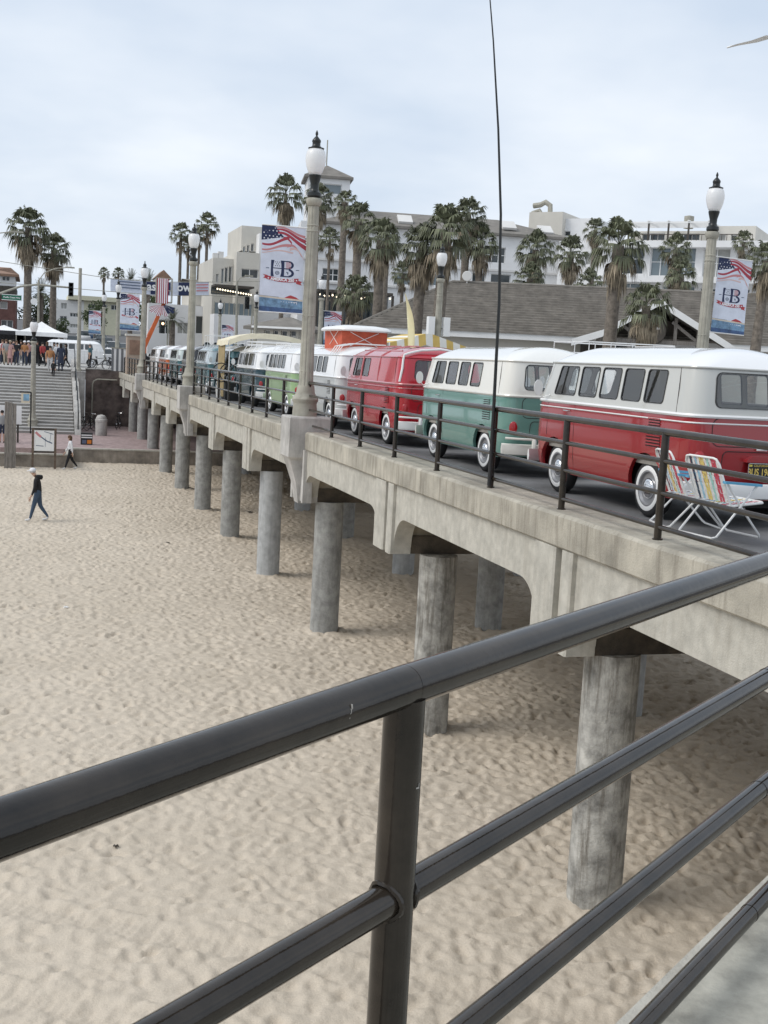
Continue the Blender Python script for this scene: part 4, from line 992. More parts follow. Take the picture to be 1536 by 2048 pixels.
# ------------------------------------------------------------------ folding lawn chairs
WEB = ['web_white', 'web_blue', 'web_yellow', 'web_red', 'web_teal', 'web_navy']
mat('web_white', (.8, .8, .8), .7, var=0); mat('web_blue', (.35, .58, .72), .7, var=0); mat('web_yellow', (.78, .62, .22), .7, var=0); mat('web_red', (.62, .09, .13), .7, var=0); mat('web_teal', (.40, .68, .62), .7, var=0); mat('web_navy', (.04, .06, .10), .7, var=0); mat('chair_blue', (.10, .36, .56), .4, var=0)
def lawn_chair(label, loc, rz):
    t = thing('lawn_chair', label, 'chair', loc, rz, 'folding lawn chairs')
    t.scale = (.9, .9, .9); w = .27; r = .0125; wm = 'white_metal'
    # back frame (leaning to -y), seat along +y, local z up
    bt = Vector((0, -.24, .86)); bb = Vector((0, -.02, .36))
    m = MB(); pts = [(-w, bb.y, bb.z)]+[(-w, bt.y+.02, bt.z-.06), (-w+.03, bt.y, bt.z-.012), (-w+.08, bt.y, bt.z), (w-.08, bt.y, bt.z), (w-.03, bt.y, bt.z-.012), (w, bt.y+.02, bt.z-.06)]+[(w, bb.y, bb.z)]
    m.tube(pts, r, 8); m.build('back_frame', wm, t)
    m = MB(); m.tube([(-w, -.06, .35), (-w, .42, .39), (-w+.05, .45, .395), (w-.05, .45, .395), (w, .42, .39), (w, -.06, .35)], r, 8); m.build('seat_frame', wm, t)
    for s in (-1, 1):
        m = MB(); m.obox((s*(w+.035), .09, .60), (.028, 0, 0), (0, .25, -.015), (0, 0, .013)); m.build('armrest', 'chair_blue', t)
    m = MB(); x = w+.03; m.tube([(-x, .30, .585), (-x, -.20, .03), (-x+.03, -.235, .012), (x-.03, -.235, .012), (x, -.20, .03), (x, .30, .585)], r, 8); m.build('rear_leg_hoop', wm, t)
    m = MB(); x = w+.012; m.tube([(-x, -.10, .60), (-x, .10, .36), (-x, .40, .04), (-x+.03, .43, .012), (x-.03, .43, .012), (x, .40, .04), (x, .10, .36), (x, -.10, .60)], r, 8); m.build('front_leg_hoop', wm, t)
    # webbing: straps woven over and under
    cols = [0, 5, 0, 1, 0, 2, 2, 0, 4, 0, 3, 3, 0, 5][:13]
    for part, A, B, nrm in (('back_webbing', bb+Vector((0, -.02, .03)), bt, Vector((0, .86, .5))), ('seat_webbing', Vector((0, -.04, .36)), Vector((0, .44, .395)), Vector((0, -.07, 1)))):
        m = MB(); nrm.normalize(); sv = 13; D = B-A
        for k in range(sv):
            xa = -w+.02+(2*w-.04)*k/sv; xb = xa+(2*w-.04)/sv*.92
            nseg = 10
            for q in range(nseg):
                p = A+D*(q/nseg); e = A+D*((q+1)/nseg); of = nrm*(.003 if (q+k) % 2 else -.001)
                mi = cols[k]
                m.add([p+Vector((xa,0,0))+of, p+Vector((xb,0,0))+of, e+Vector((xb,0,0))+of, e+Vector((xa,0,0))+of], [(0,1,2,3)], mi)
        for q in range(5):
            f = (q+.5)/5; p = A+D*f+nrm*.0035; dd = D.normalized()*.011
            m.add([p+Vector((-w,0,0))-dd, p+Vector((w,0,0))-dd, p+Vector((w,0,0))+dd, p+Vector((-w,0,0))+dd], [(0,1,2,3)], 0)
        m.build(part, WEB, t, 0)
    return t
lawn_chair('folding lawn chair with plaid webbing, the near one in full view by the red van', (6.40, 9.93, -.0), R(-82))
lawn_chair('folding lawn chair with plaid webbing, half hidden behind the railing post', (6.40, 10.58, -.0), R(-100))
# ------------------------------------------------------------------ shore: path, walls, stairs, street
mat('brick_path', (.34, .255, .245), .9, var=.22, vs=3.5, bump=.2, bs=30); mat('wall_block', (.30, .265, .225), .9, var=.3, vs=1.6, bump=.5, bs=14, streak=.4)
mat('stair', (.30, .285, .265), .9, var=.14, vs=2); mat('wood_grey', (.22, .20, .18), .9, var=.3, vs=4, stretch=(6, 6, .7)); mat('retaining', (.17, .135, .12), .95, var=.4, vs=1.8, bump=.5, bs=10)
mat('plaza', (.42, .41, .39), .9, var=.14, vs=.6); mat('far_ground', (.24, .23, .21), .95, var=.2, vs=.1); mat('street', (.11, .11, .112), .9, var=.2, vs=.5)
ZP = -3.62
m = MB(); m.box(-45, 40, 60.92, 80.2, ZP-.5, ZP); m.build('path', 'brick_path', None, kind='structure', label='pink brick path at the foot of the stairs')
m = MB(); m.box(-60, 16.4, 80.25, 107, -.6, .06); m.build('plaza', 'plaza', None, kind='structure', label='pale concrete plaza at the top of the stairs')
m = MB(); m.box(16.42, 140, 44, 107, -4.6, .02); m.build('terrace', 'plaza', None, kind='structure', label='raised paved terrace under the restaurant')
m = MB(); m.box(-300, 400, 107.02, 122, -.6, .0); m.build('street', 'street', None, kind='structure', label='asphalt coast road behind the plaza')
m = MB(); m.box(-900, 1400, 122.02, 2500, -.6, .03); m.build('ground', 'far_ground', None, kind='structure', label='town ground beyond the coast road')
def wall_thing(label, pieces, mt, cap=None, name='low_wall'):
    t = thing(name, label, 'wall', (pieces[0][0], pieces[0][2], pieces[0][4]))
    ox, oy, oz = t.location
    for p in pieces:
        m = MB(); m.box(p[0]-ox, p[1]-ox, p[2]-oy, p[3]-oy, p[4]-oz, p[5]-oz); m.build('wall_body', mt, t)
        if cap: m = MB(); m.box(p[0]-ox-.03, p[1]-ox+.03, p[2]-oy-.03, p[3]-oy+.03, p[5]-oz+.001, p[5]-oz+.07); m.build('coping', cap, t)
    return t
wall_thing('low tan beach wall running behind the walking woman to the pier columns', [(1.9, 30, 60.62, 60.9, -4.8, -3.60)], 'wall_block', 'concrete')
wall_thing('lower tan wall at the left edge, in front of the map board', [(-30, 1.86, 57.75, 58.02, -4.8, -3.68), (1.60, 1.86, 58.04, 60.88, -4.8, -3.68)], 'wall_block', 'concrete')
wall_thing('dark stained retaining wall beside the stairs, under the end of the pier', [(3.3, 16.4, 80.22, 80.6, -4.6, .10)], 'retaining', 'concrete_grey', name='retaining_wall')
# stairs
st = thing('beach_stairs', 'wide pale concrete stairs climbing from the brick path to the plaza', 'stairs', (-2, 71.2, ZP))
ns = 21; rise = (.06-ZP)/ns; yy = 0.0; SY = []
for k in range(ns):
    tread = .345 if k not in (6, 11) else 1.05
    m = MB(); m.prism([(-7.5, 0), (4.33, 0), (4.33, rise), (-7.5, rise)], 'y', yy, 9.05 if k > ns-2 else yy+tread+.6)
    o = m.build('step', 'stair', st, 0); o.location = (0, 0, rise*k)
    m = MB(); m.box(-7.5, 4.33, yy-.012, yy+.15, rise*(k+1)-.045, rise*(k+1)+.004); m.build('nosing', 'stucco', st, 0)
    SY.append((71.2+yy, ZP+rise*(k+1))); yy += tread
yend = yy
m = MB(); m.prism([(-.3, 0), (.0, .55), (2.25, 1.95), (3.35, 2.0), (5.3, 2.95), (6.3, 3.0), (9.0, 4.35), (9.0, 0)], 'x', 4.36, 4.72); m.build('cheek_wall', 'concrete_grey', st)
m = MB()
for xx in (4.55,):
    m.tube([(xx, -.1, .2), (xx, -.1, 1.3), (xx, 2.25, 2.75), (xx, 3.35, 2.8), (xx, 5.3, 3.75), (xx, 6.3, 3.8), (xx, 9.0, 5.1)], .035, 8)
    for yv, z0, z1 in ((2.25, 1.9, 2.75), (4.3, 2.3, 3.27), (6.3, 2.9, 3.8), (8, 3.7, 4.6)): m.tube([(xx, yv, z0), (xx, yv, z1)], .03, 8)
m.build('handrail', 'black_iron', st)
m = MB()
m.tube([(-3.7, -.1, .2), (-3.7, -.1, 1.2), (-3.7, 2.25, 2.7), (-3.7, 9, 5.0)], .03, 8); m.build('handrail', 'black_iron', st)
p = at_plane(156, 780, 1, 78.3)
t = thing('stair_pillar', 'grey concrete pillar with rounded top at the right of the stairs', 'pillar', (p.x, 78.3, ZP))
zt = at_plane(156, 742, 1, 78.3).z-ZP
m = MB(); m.box(-.42, .42, -.4, .4, 0, zt-.06); m.box(-.46, .46, -.44, .44, zt-.058, zt); m.build('shaft', 'concrete_grey', t)
t = thing('utility_pole', 'plain tall grey pole rising from the pillar beside the stairs', 'pole', (p.x, 78.3, ZP+zt))
zz = at_plane(157, 536, 1, 78.3).z-(ZP+zt)
m = MB(); m.tube([(0, 0, 0), (0, 0, zz)], [.13, .10], 12); m.build('shaft', 'lamp_column', t)
m = MB(); m.lathe([(.2, 0), (.2, .1), (.14, .2)], 12); m.build('foot', 'lamp_column', t)
t = thing('hoop_rail', 'bent grey pipe hoop against the dark retaining wall', 'rail', (4.6, 80.0, ZP))
a = at_plane(184, 820, 1, 80.0); b = at_plane(222, 760, 1, 80.0)
m = MB(); m.tube([(a.x-4.6, 0, .0), (a.x-4.6, 0, b.z-ZP-.35), (a.x-4.5, 0, b.z-ZP-.12), (a.x-4.3, 0, b.z-ZP), (b.x-4.6+.4, 0, b.z-ZP)], .05, 8); m.build('pipe', 'lamp_column', t)
lamp('lamp_post', 'white globe lamp post standing in the middle of the beach stairs', (-.02, 72.0, ZP), 1.10, 'stair lamp post')
t = thing('post_sign', 'small blue and tan notice on a black post on the stairs', 'sign', (-.25, 71.0, ZP))
m = MB(); m.tube([(.12, 0, 0), (.12, 0, 2.4)], .04, 8); m.build('pole', 'black_iron', t)
m = MB(); m.box(-.42, .05, -.03, .03, 1.75, 2.35); m.build('board', 'awning_cream', t)
mat('sky_blue', (.25, .45, .6), .6, var=.2); m = MB(); m.box(-.30, .02, -.045, -.032, 1.9, 2.28); m.build('picture', 'sky_blue', t)
m = MB(); m.box(-.5, .12, -.05, .05, 2.36, 2.42); m.build('top_bar', 'black_iron', t)
# map board
p = at_plane(65, 928, 1, 56.9); q = at_plane(110, 928, 1, 56.9)
t = thing('map_board', 'framed map board on two rusty posts standing in the sand', 'sign', (p.x, 56.9, sand_z(57)))
w = q.x-p.x; zt = at_plane(88, 856, 1, 56.9).z-sand_z(57); zb = at_plane(88, 903, 1, 56.9).z-sand_z(57)
mat('rust', (.13, .095, .07), .85, var=.3, vs=6)
for xx in (0, w): m = MB(); m.box(xx-.05, xx+.05, -.05, .05, -.3, zt); m.build('post', 'rust', t)
m = MB(); m.box(.052, w-.052, -.04, .04, zt-.10, zt-.002); m.box(.052, w-.052, -.04, .04, zb-.06, zb+.02); m.build('frame_bar', 'timber_dark', t)
m = MB(); m.box(.06, w-.06, -.03, .02, zb+.03, zt-.11); pn = m.build('panel', 'white_paint', t)
m = MB()
def pseg(pts, wd, mi):
    for a, b in zip(pts, pts[1:]):
        a = Vector(a); b = Vector(b); d = (b-a).normalized(); n_ = Vector((-d.y, d.x))*wd
        m.add([(v.x*w, -.034, zb+v.y*(zt-zb)) for v in (a+n_, a-n_, b-n_, b+n_)], [(0,1,2,3)], mi)
pseg([(.12, .82), (.25, .70), (.36, .62)], .05, 0); pseg([(.36, .62), (.62, .45), (.86, .36)], .025, 1); pseg([(.14, .25), (.48, .23)], .015, 1); pseg([(.5, .85), (.9, .75)], .012, 1); pseg([(.55, .2), (.55, .6)], .008, 1); pseg([(.75, .4), (.8, .8)], .008, 1)
m.build('map_drawing', ['print_rose', 'print_slate'], pn, 0)
p = at_plane(20, 930, 1, 57.1)
t = thing('wood_pile', 'thick weathered square timber post at the left edge of the sand', 'post', (p.x, 57.1, sand_z(57)))
zt = at_plane(20, 803, 1, 57.1).z-sand_z(57)
for k in range(3): m = MB(); m.box(-.26+k*.175, -.26+k*.175+.165, -.2+.02*k, .2, -.4, zt-.04*k); m.build('baulk', 'wood_grey', t)
p = at_plane(20, 830, 1, 64)
t = thing('white_hoarding', 'plain white panel behind the timber post at the left edge', 'panel', (p.x-1.2, 64, ZP))
m = MB(); z0 = at_plane(20, 848, 1, 64).z-ZP; z1 = at_plane(20, 811, 1, 64).z-ZP; m.box(-1.2, 1.78, -.05, .05, z0, z1); m.build('panel', 'white_paint', t)
for xx in (-.9, 1.6): m = MB(); m.box(xx-.05, xx+.05, .052, .15, 0, z1-.05); m.build('post', 'timber_dark', t)
p = at_plane(202, 871, 2, ZP)
t = thing('trash_barrel', 'grey concrete trash barrel with dark lid by the bicycles', 'barrel', tuple(p))
m = MB(); m.lathe([(.32, 0), (.34, .1), (.34, .80), (.36, .82), (.36, .95), (.33, .98)], 20); m.build('drum', 'concrete_grey', t)
m = MB(); m.lathe([(.30, .98), (.31, 1.05), (.22, 1.2), (.05, 1.24)], 20); m.build('lid', 'concrete_grey', t)
p = at_plane(173, 889, 2, ZP)
t = thing('news_box', 'small dark box with white stripes at the path edge', 'box', tuple(p))
m = MB(); m.box(-.3, .3, -.2, .2, 0, .62); m.build('case', 'dark', t)
for k in range(2): m = MB(); m.box(-.28, .28, -.215, -.202, .36+.12*k, .42+.12*k); m.build('stripe', 'white_paint', t)
m = MB(); m.box(-.24, -.02, -.215, -.202, .06, .26); m.build('poster', 'print_slate', t); m = MB(); m.box(.02, .24, -.215, -.202, .06, .26); m.build('poster', 'amber', t)
for k, (px, py, rz) in enumerate(((164, 858, 20), (174, 862, -15), (184, 861, 50), (236, 858, 75))):
    p = at_plane(px, py, 2, ZP)
    bicycle(['black bicycle parked nearest the stair wall, under the pier end', 'black bicycle in the middle of the rack beside the stairs', 'black bicycle right next to the trash barrel', 'black bicycle parked behind the pier columns'][k], tuple(p), R(rz))
# plaza bench rack bicycles above
for k, px in enumerate((166, 182)):
    p = at_plane(px, 727, 2, .06)
    bicycle(['black bicycle on the plaza, left one beside the tall grey pole', 'black bicycle on the plaza, right one beside the tall grey pole'][k], (p.x, 82.2, .06), R(10+20*k))

# ------------------------------------------------------------------ buildings
mat('blind', (.34, .34, .32), .3, var=.1)
class Facade:
    def __init__(s, name, label, pa, Da, pb, Db, cat='building', square=False):
        a = far(pa, 700, Da); b = far(pb, 720, Db)
        if square: b = at_plane(pb, 720, 1, a.y)
        a.z = b.z = 0; s.a = a; s.d = (b-a).normalized(); s.n = Vector((-s.d.y, s.d.x, 0))
        s.root = thing(name, label, cat, tuple(a), math.atan2(s.d.y, s.d.x))
    def uv(s, px, py, y0=0):
        d = sight(px, py); o = Vector((0, 0, EYE)); q = s.a+s.n*y0; k = (q-o).dot(s.n)/d.dot(s.n); P = o+d*k; return (P-s.a).dot(s.d), P.z
def wall_open(mb, u0, u1, z0, z1, holes, y0=0., th=.3):
    us = sorted({u0, u1}|{min(max(h[i], u0), u1) for h in holes for i in (0, 1)}); zs = sorted({z0, z1}|{min(max(h[i], z0), z1) for h in holes for i in (2, 3)})
    def inh(u, z): return any(h[0]-1e-6 < u < h[1]+1e-6 and h[2]-1e-6 < z < h[3]+1e-6 for h in holes)
    for i in range(len(us)-1):
        for j in range(len(zs)-1):
            if not inh((us[i]+us[i+1])/2, (zs[j]+zs[j+1])/2): mb.add([(us[i], y0, zs[j]), (us[i+1], y0, zs[j]), (us[i+1], y0, zs[j+1]), (us[i], y0, zs[j+1])], [(0, 1, 2, 3)])
    for h in holes:
        a, b, c, d = h; mb.add([(a, y0, c), (b, y0, c), (b, y0, d), (a, y0, d), (a, y0+th, c), (b, y0+th, c), (b, y0+th, d), (a, y0+th, d)], [(0, 1, 5, 4), (1, 2, 6, 5), (2, 3, 7, 6), (3, 0, 4, 7)])
def win_unit(root, u0, u1, z0, z1, y0, cols, rows, fm='white_paint', pm='pane', name='window'):
    m = MB(); b = .07; y1 = y0+.12
    m.box(u0+.002, u0+b, y0, y1, z0+.002, z1-.002); m.box(u1-b, u1-.002, y0, y1, z0+.002, z1-.002); m.box(u0+b, u1-b, y0, y1, z0+.002, z0+b); m.box(u0+b, u1-b, y0, y1, z1-b, z1-.002)
    for k in range(1, cols): u = u0+(u1-u0)*k/cols; m.box(u-.04, u+.04, y0+.01, y1, z0+b, z1-b)
    for k in range(1, rows): z = z0+(z1-z0)*k/rows; m.box(u0+b, u1-b, y0+.02, y1, z-.03, z+.03)
    w = m.build(name, fm, root, 0)
    m = MB(); m.box(u0+.02, u1-.02, y0+.07, y0+.10, z0+.02, z1-.02); m.build('pane', pm, w, 0)
def block(F, x0, x1, yt, yb=None, y0=0., dep=10., mt='stucco_white', wins=(), name='wall', fm='white_paint', pm='pane', open_=()):
    ua, ub = F.uv(x0, 500, y0)[0], F.uv(x1, 500, y0)[0]; zt = F.uv((x0+x1)/2, yt, y0)[1]; zb = 0. if yb is None else F.uv((x0+x1)/2, yb, y0)[1]
    H = []; 
    for w in wins:
        c, r = (w[4], w[5]) if len(w) > 4 else (1, 1)
        mx = (w[0]+w[2])/2; H.append((F.uv(w[0], w[1], y0)[0], F.uv(w[2], w[1], y0)[0], F.uv(mx, w[3], y0)[1], F.uv(mx, w[1], y0)[1], c, r))
    m = MB(); wall_open(m, ua, ub, zb, zt, [h[:4] for h in H], y0, .35)
    m.add([(ua, y0, zb), (ub, y0, zb), (ub, y0+dep, zb), (ua, y0+dep, zb), (ua, y0, zt), (ub, y0, zt), (ub, y0+dep, zt), (ua, y0+dep, zt)], [(4, 5, 6, 7), (1, 2, 6, 5), (2, 3, 7, 6), (3, 0, 4, 7)])
    o = m.build(name, mt, F.root, 0, recalc=False)
    for h in H: win_unit(F.root, h[0], h[1], h[2], h[3], y0+.2, h[4], h[5], fm, random.choice((pm, pm, 'pane', 'pane_pale', 'blind')))
    return ua, ub, zb, zt
def hip_roof(F, x0, x1, yeave, yridge, y0, dep, over=.6, mt='roof_grey', hipl=True, hipr=True, inset=None):
    ua, ub = F.uv(x0, 500, y0)[0]-over, F.uv(x1, 500, y0)[0]+over; ze = F.uv((x0+x1)/2, yeave, y0)[1]; zr = F.uv((x0+x1)/2, yridge, y0+dep/2)[1]
    i = dep/2*.9 if inset is None else inset; a, b = ua+(i if hipl else 0), ub-(i if hipr else 0); f, k, c = y0-over, y0+dep+over, y0+dep/2
    m = MB(); m.add([(ua, f, ze), (ub, f, ze), (ub, k, ze), (ua, k, ze), (a, c, zr), (b, c, zr), (ua, f, ze-.25), (ub, f, ze-.25), (ub, k, ze-.25), (ua, k, ze-.25)],
        [(0, 1, 5, 4), (1, 2, 5), (2, 3, 4, 5), (3, 0, 4), (0, 6, 7, 1), (1, 7, 8, 2), (2, 8, 9, 3), (3, 9, 6, 0), (6, 9, 8, 7)])
    return m.build('roof', mt, F.root, 0)
# white hotel in the middle
F = Facade('hotel', 'long white hotel with a grey hipped roof, small tower and balconies behind the palms', 600, 121, 1142, 125)
wr = [(645, 537, 688, 562, 4, 2), (722, 500, 745, 520, 2, 1), (752, 542, 768, 562, 2, 2), (787, 497, 800, 512, 1, 1), (872, 495, 890, 520, 2, 1), (910, 497, 932, 520, 2, 1), (972, 494, 1012, 526, 3, 2), (1060, 495, 1068, 530, 1, 1),
    (788, 545, 830, 570, 2, 1), (860, 548, 900, 572, 2, 1), (945, 545, 972, 570, 2, 1), (982, 548, 1022, 572, 2, 1), (607, 478, 640, 502, 3, 1)]
block(F, 600, 1128, 459, None, 0, 14, 'stucco_white', wr)
hip_roof(F, 640, 1128, 459, 432, 0, 14)
for px, py in ((808, 440), (1014, 452), (1087, 461)):
    u, z = F.uv(px, py, 2.0); m = MB(); m.obox((u, 1.4, z), (.75, 0, 0), (0, .75, .42), (0, -.06, .10)); m.build('skylight', 'stucco', F.root)
ua, ub, zb, zt = block(F, 610, 694, 352, 470, 3, 5, 'stucco_white', [(648, 368, 684, 388, 1, 1)], 'tower_wall', pm='pane_pale')
hip_roof(F, 610, 692, 352, 331, 3, 5, .4, inset=2.5)
u, z = F.uv(653, 331, 5.5); z2 = F.uv(653, 280, 5.5)[1]; m = MB(); m.tube([(u, 5.5, z-.3), (u, 5.5, z2)], .07, 6); m.build('flagpole', 'lamp_column', F.root)
u0, u1 = F.uv(604, 490)[0], F.uv(645, 490)[0]
m = MB(); m.box(u0, u1, -.32, -.02, F.uv(620, 478)[1], F.uv(620, 500)[1]); m.build('sign_band', 'timber_dark', F.root)
m = MB(); add_text(m, 'S', .9, frame((F.uv(612, 487)[0], -.335, F.uv(612, 487)[1]), (1, 0, 0), (0, 0, 1)), 0, .02); m.build('sign_lettering', 'white_paint', F.root, 0)
m = MB(); add_text(m, 'A', .9, frame((F.uv(632, 489)[0], -.335, F.uv(632, 489)[1]), (1, 0, 0), (0, 0, 1)), 0, .02); m.build('sign_lettering', 'white_paint', F.root, 0)
for (x0, x1, y0_, y1_) in ((600, 1128, 530, 534), (600, 1128, 576, 580)):
    ua, ub = F.uv(x0, 500)[0], F.uv(x1, 500)[0]; m = MB(); m.box(ua, ub, -.22, -.003, F.uv(860, y1_)[1], F.uv(860, y0_)[1]); m.build('string_course', 'stucco', F.root)
# terrace with string lights at the hotel's foot
ua, ub = F.uv(628, 600)[0], F.uv(775, 600)[0]; zt = F.uv(700, 586)[1]; zb = F.uv(700, 626)[1]
m = MB(); m.box(ua, ub, -4.0, -.3, zt-.25, zt); m.build('terrace_roof', 'timber_dark', F.root)
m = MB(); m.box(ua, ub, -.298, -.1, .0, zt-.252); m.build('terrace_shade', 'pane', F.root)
for k in range(6): u = ua+(ub-ua)*k/5; m = MB(); m.box(u-.12, u+.12, -4.0, -3.76, 0, zt-.255); m.build('terrace_post', 'timber_dark', F.root)
mat('bulb', (1, .92, .75), .4, var=0); MATS['bulb'].node_tree.nodes['Principled BSDF'].inputs['Emission Color'].default_value = (1, .85, .6, 1); MATS['bulb'].node_tree.nodes['Principled BSDF'].inputs['Emission Strength'].default_value = 1.5
for k in range(18): u = ua+.3+(ub-ua-.6)*k/17; m = MB(); m.lathe([(.03, -.10), (.10, 0), (.03, .10)], 8, (u, -4.05, zt-.55-.15*math.sin(k*1.1)**2)); m.build('light_bulb', 'bulb', F.root)
# stepped beige wing on the left
F = Facade('stepped_building', 'beige stepped building with narrow upright windows left of the big banner', 427, 133, 606, 124, square=True)
block(F, 427, 476, 517, None, 0, 12, 'stucco_beige', [(443, 537, 448, 567), (450, 535, 456, 566), (458, 533, 464, 565), (466, 531, 473, 562), (432, 548, 437, 566)])
block(F, 474, 520, 505, None, -2.0, 10, 'stucco_beige', [(483, 538, 517, 556, 2, 1)])
block(F, 482, 608, 456, 506, 1.5, 10, 'stucco_beige', [(486, 493, 491, 506), (494, 490, 499, 505), (502, 487, 508, 503)])
block(F, 518, 606, 470, None, -.5, 10, 'stucco_white', [(590, 500, 604, 560, 1, 3)], pm='pane_pale')
for px, py in ((431, 513), (441, 510)): u, z = F.uv(px, py, 1); m = MB(); m.box(u-.3, u+.3, .6, 1.4, z-.6, z+.35); m.build('roof_vent', 'stucco', F.root)
ua, ub = F.uv(416, 600)[0], F.uv(492, 600)[0]; zt = F.uv(455, 575)[1]
m = MB(); m.box(ua, ub, -5.0, -2.1, zt-.2, zt); m.build('pergola_roof', 'timber_dark', F.root)
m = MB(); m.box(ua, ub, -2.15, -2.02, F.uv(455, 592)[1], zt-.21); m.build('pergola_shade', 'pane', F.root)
for k in range(14): u = ua+.3+(ub-ua-.6)*k/13; m = MB(); m.lathe([(.03, -.10), (.11, 0), (.03, .10)], 8, (u, -4.9, zt-.5-.4*(k/13))); m.build('light_bulb', 'bulb', F.root)
ua2, zb2 = F.uv(416, 632)[0], F.uv(455, 632)[1]; zt2 = F.uv(455, 594)[1]
m = MB(); m.box(ua, ub, -5.0, -4.9, zb2, zt2-.9); gp = m.build('glass_screen', 'pane_pale', F.root)
for k in range(9): u = ua+(ub-ua)*k/8; m = MB(); m.box(u-.05, u+.05, -5.06, -5.001, zb2, zt2-.8); m.build('screen_post', 'lamp_column', F.root)
m = MB(); m.box(ua, ub, -5.2, -2.1, 0, zb2); m.build('wall', 'stucco_white', F.root)
for k in range(5):
    u = F.uv(402+k*17, 655)[0]; pts = [(u-.45+.45-.45*math.cos(a), 2.2+.6*math.sin(a)) for a in [PI*q/8 for q in range(9)]]+[(u+.45, .3), (u-.45, .3)]
    m = MB(); m.prism(pts, 'y', -5.26, -5.21); m.build('arched_window', 'pane', F.root, 0)
# white low shop behind the boom
F = Facade('corner_shop', 'low white corner building with wall lamps behind the orange boom', 300, 138, 432, 134, square=True)
block(F, 300, 430, 610, None, 0, 10, 'stucco_white', [(318, 640, 345, 668, 2, 1), (355, 645, 378, 668, 2, 1), (392, 632, 412, 668, 1, 1)])
block(F, 383, 428, 575, 612, 2, 8, 'stucco_beige', [])
hip_roof(F, 386, 424, 575, 560, 2, 8)
for px in (333, 346): u, z = F.uv(px, 622); m = MB(); m.lathe([(.06, -.35), (.2, -.2), (.2, .2), (.05, .4)], 8, (u, -.3, z)); m.build('wall_lantern', 'black_iron', F.root)
F2 = Facade('gabled_tower', 'small brown gabled tower top above the flag bucket', 312, 150, 340, 150, square=True)
block(F2, 313, 339, 557, None, 0, 4, 'stucco_beige', [])
ua, ub = F2.uv(309, 556)[0], F2.uv(344, 556)[0]; ze = F2.uv(326, 557)[1]; zr = F2.uv(326, 540)[1]
m = MB(); m.prism([(ua, ze), (ub, ze), ((ua+ub)/2, zr)], 'y', -.5, 4.5); mat('roof_brown', (.27, .17, .12), .9, var=.15); m.build('roof', 'roof_brown', F2.root, 0)
# modern white building at the right
F = Facade('modern_building', 'white modern building with tall glazed bays, roof terrace and pergola at the right', 1118, 122, 1560, 112)
block(F, 1118, 1560, 482, None, 0, 14, 'stucco_white', [(1303, 495, 1342, 552, 2, 2), (1350, 495, 1393, 552, 2, 2), (1408, 497, 1462, 556, 2, 2), (1474, 500, 1530, 558, 2, 2), (1225, 487, 1290, 548, 3, 2), (1170, 506, 1200, 530, 2, 1), (1325, 572, 1390, 586, 3, 1), (1240, 566, 1300, 580, 3, 1), (1400, 577, 1500, 592, 4, 1)], pm='pane_pale')
m = MB(); m.box(F.uv(1200, 500)[0], F.uv(1560, 500)[0], -1.6, -.01, F.uv(1400, 568)[1], F.uv(1400, 556)[1]); m.build('balcony_slab', 'stucco_white', F.root)
m = MB(); m.box(F.uv(1200, 500)[0], F.uv(1560, 500)[0], -1.2, -.01, F.uv(1400, 497)[1], F.uv(1400, 484)[1]); m.build('cornice_slab', 'stucco_white', F.root)
block(F, 1265, 1430, 462, 482, 4, 8, 'stucco_beige', [(1285, 466, 1330, 481, 3, 1), (1350, 467, 1400, 481, 3, 1)])
block(F, 1428, 1508, 452, 482, 2, 9, 'stucco_beige', [(1436, 468, 1452, 482, 1, 1), (1462, 469, 1474, 483, 1, 1)])
ua, ub = F.uv(1222, 460)[0], F.uv(1420, 460)[0]
for k in range(5):
    zz = F.uv(1320, 448)[1]; y0_ = -.6+k*.85; m = MB(); m.box(ua, ub, y0_, y0_+.22, zz, zz+.16); m.build('pergola_slat', 'white_paint', F.root)
for k in range(6):
    u = ua+(ub-ua)*k/5; zz = F.uv(1320, 448)[1]; m = MB(); m.box(u-.08, u+.08, -.5, -.34, F.uv(1320, 484)[1], zz-.002); m.build('pergola_post', 'timber_dark', F.root)
    m = MB(); m.box(u-.1, u+.1, -.7, 3.6, zz+.162, zz+.26); m.build('pergola_beam', 'white_paint', F.root)
for k in range(30): u = F.uv(1225, 480)[0]+(F.uv(1508, 480)[0]-F.uv(1225, 480)[0])*k/29; m = MB(); m.box(u-.025, u+.025, -.9, -.85, F.uv(1360, 484)[1], F.uv(1360, 472)[1]); m.build('baluster', 'timber_dark', F.root)
m = MB(); m.box(F.uv(1225, 480)[0], F.uv(1508, 480)[0], -.92, -.83, F.uv(1360, 472)[1], F.uv(1360, 470.5)[1]); m.build('terrace_rail', 'timber_dark', F.root)
u, z = F.uv(1378, 441, 5); m = MB(); m.lathe([(.5, -.8), (.5, .4), (.1, .5)], 10, (u, 5, z)); m.build('roof_vent', 'lamp_column', F.root)
F = Facade('white_annex', 'plain white annex with rooftop ducts behind the hotel', 1054, 138, 1190, 134)
block(F, 1054, 1121, 424, None, 0, 12, 'stucco_beige', []); block(F, 1118, 1190, 437, None, 1, 10, 'stucco_white', [(1125, 462, 1141, 472, 1, 1)])
m = MB(); u, z = F.uv(1084, 420, 4); m.tube([(u-1.1, 4, z+.5), (u-.2, 4, z+.6), (u+.4, 4, z+.9), (u+1.0, 4, z+.5), (u+1.05, 4, z-.3)], .32, 8); m.tube([(u-1.2, 4, z-.4), (u-.3, 4, z-.1), (u, 4, z-.6)], .3, 8); m.build('roof_duct', 'chrome' if 0 else 'lamp_column', F.root)
F = Facade('gap_block', 'dark blue-grey block painted as the shaded gap between the hotel and the modern building', 1098, 127, 1160, 124)  # solid block fills the gap, its dark colour stands for the shade there
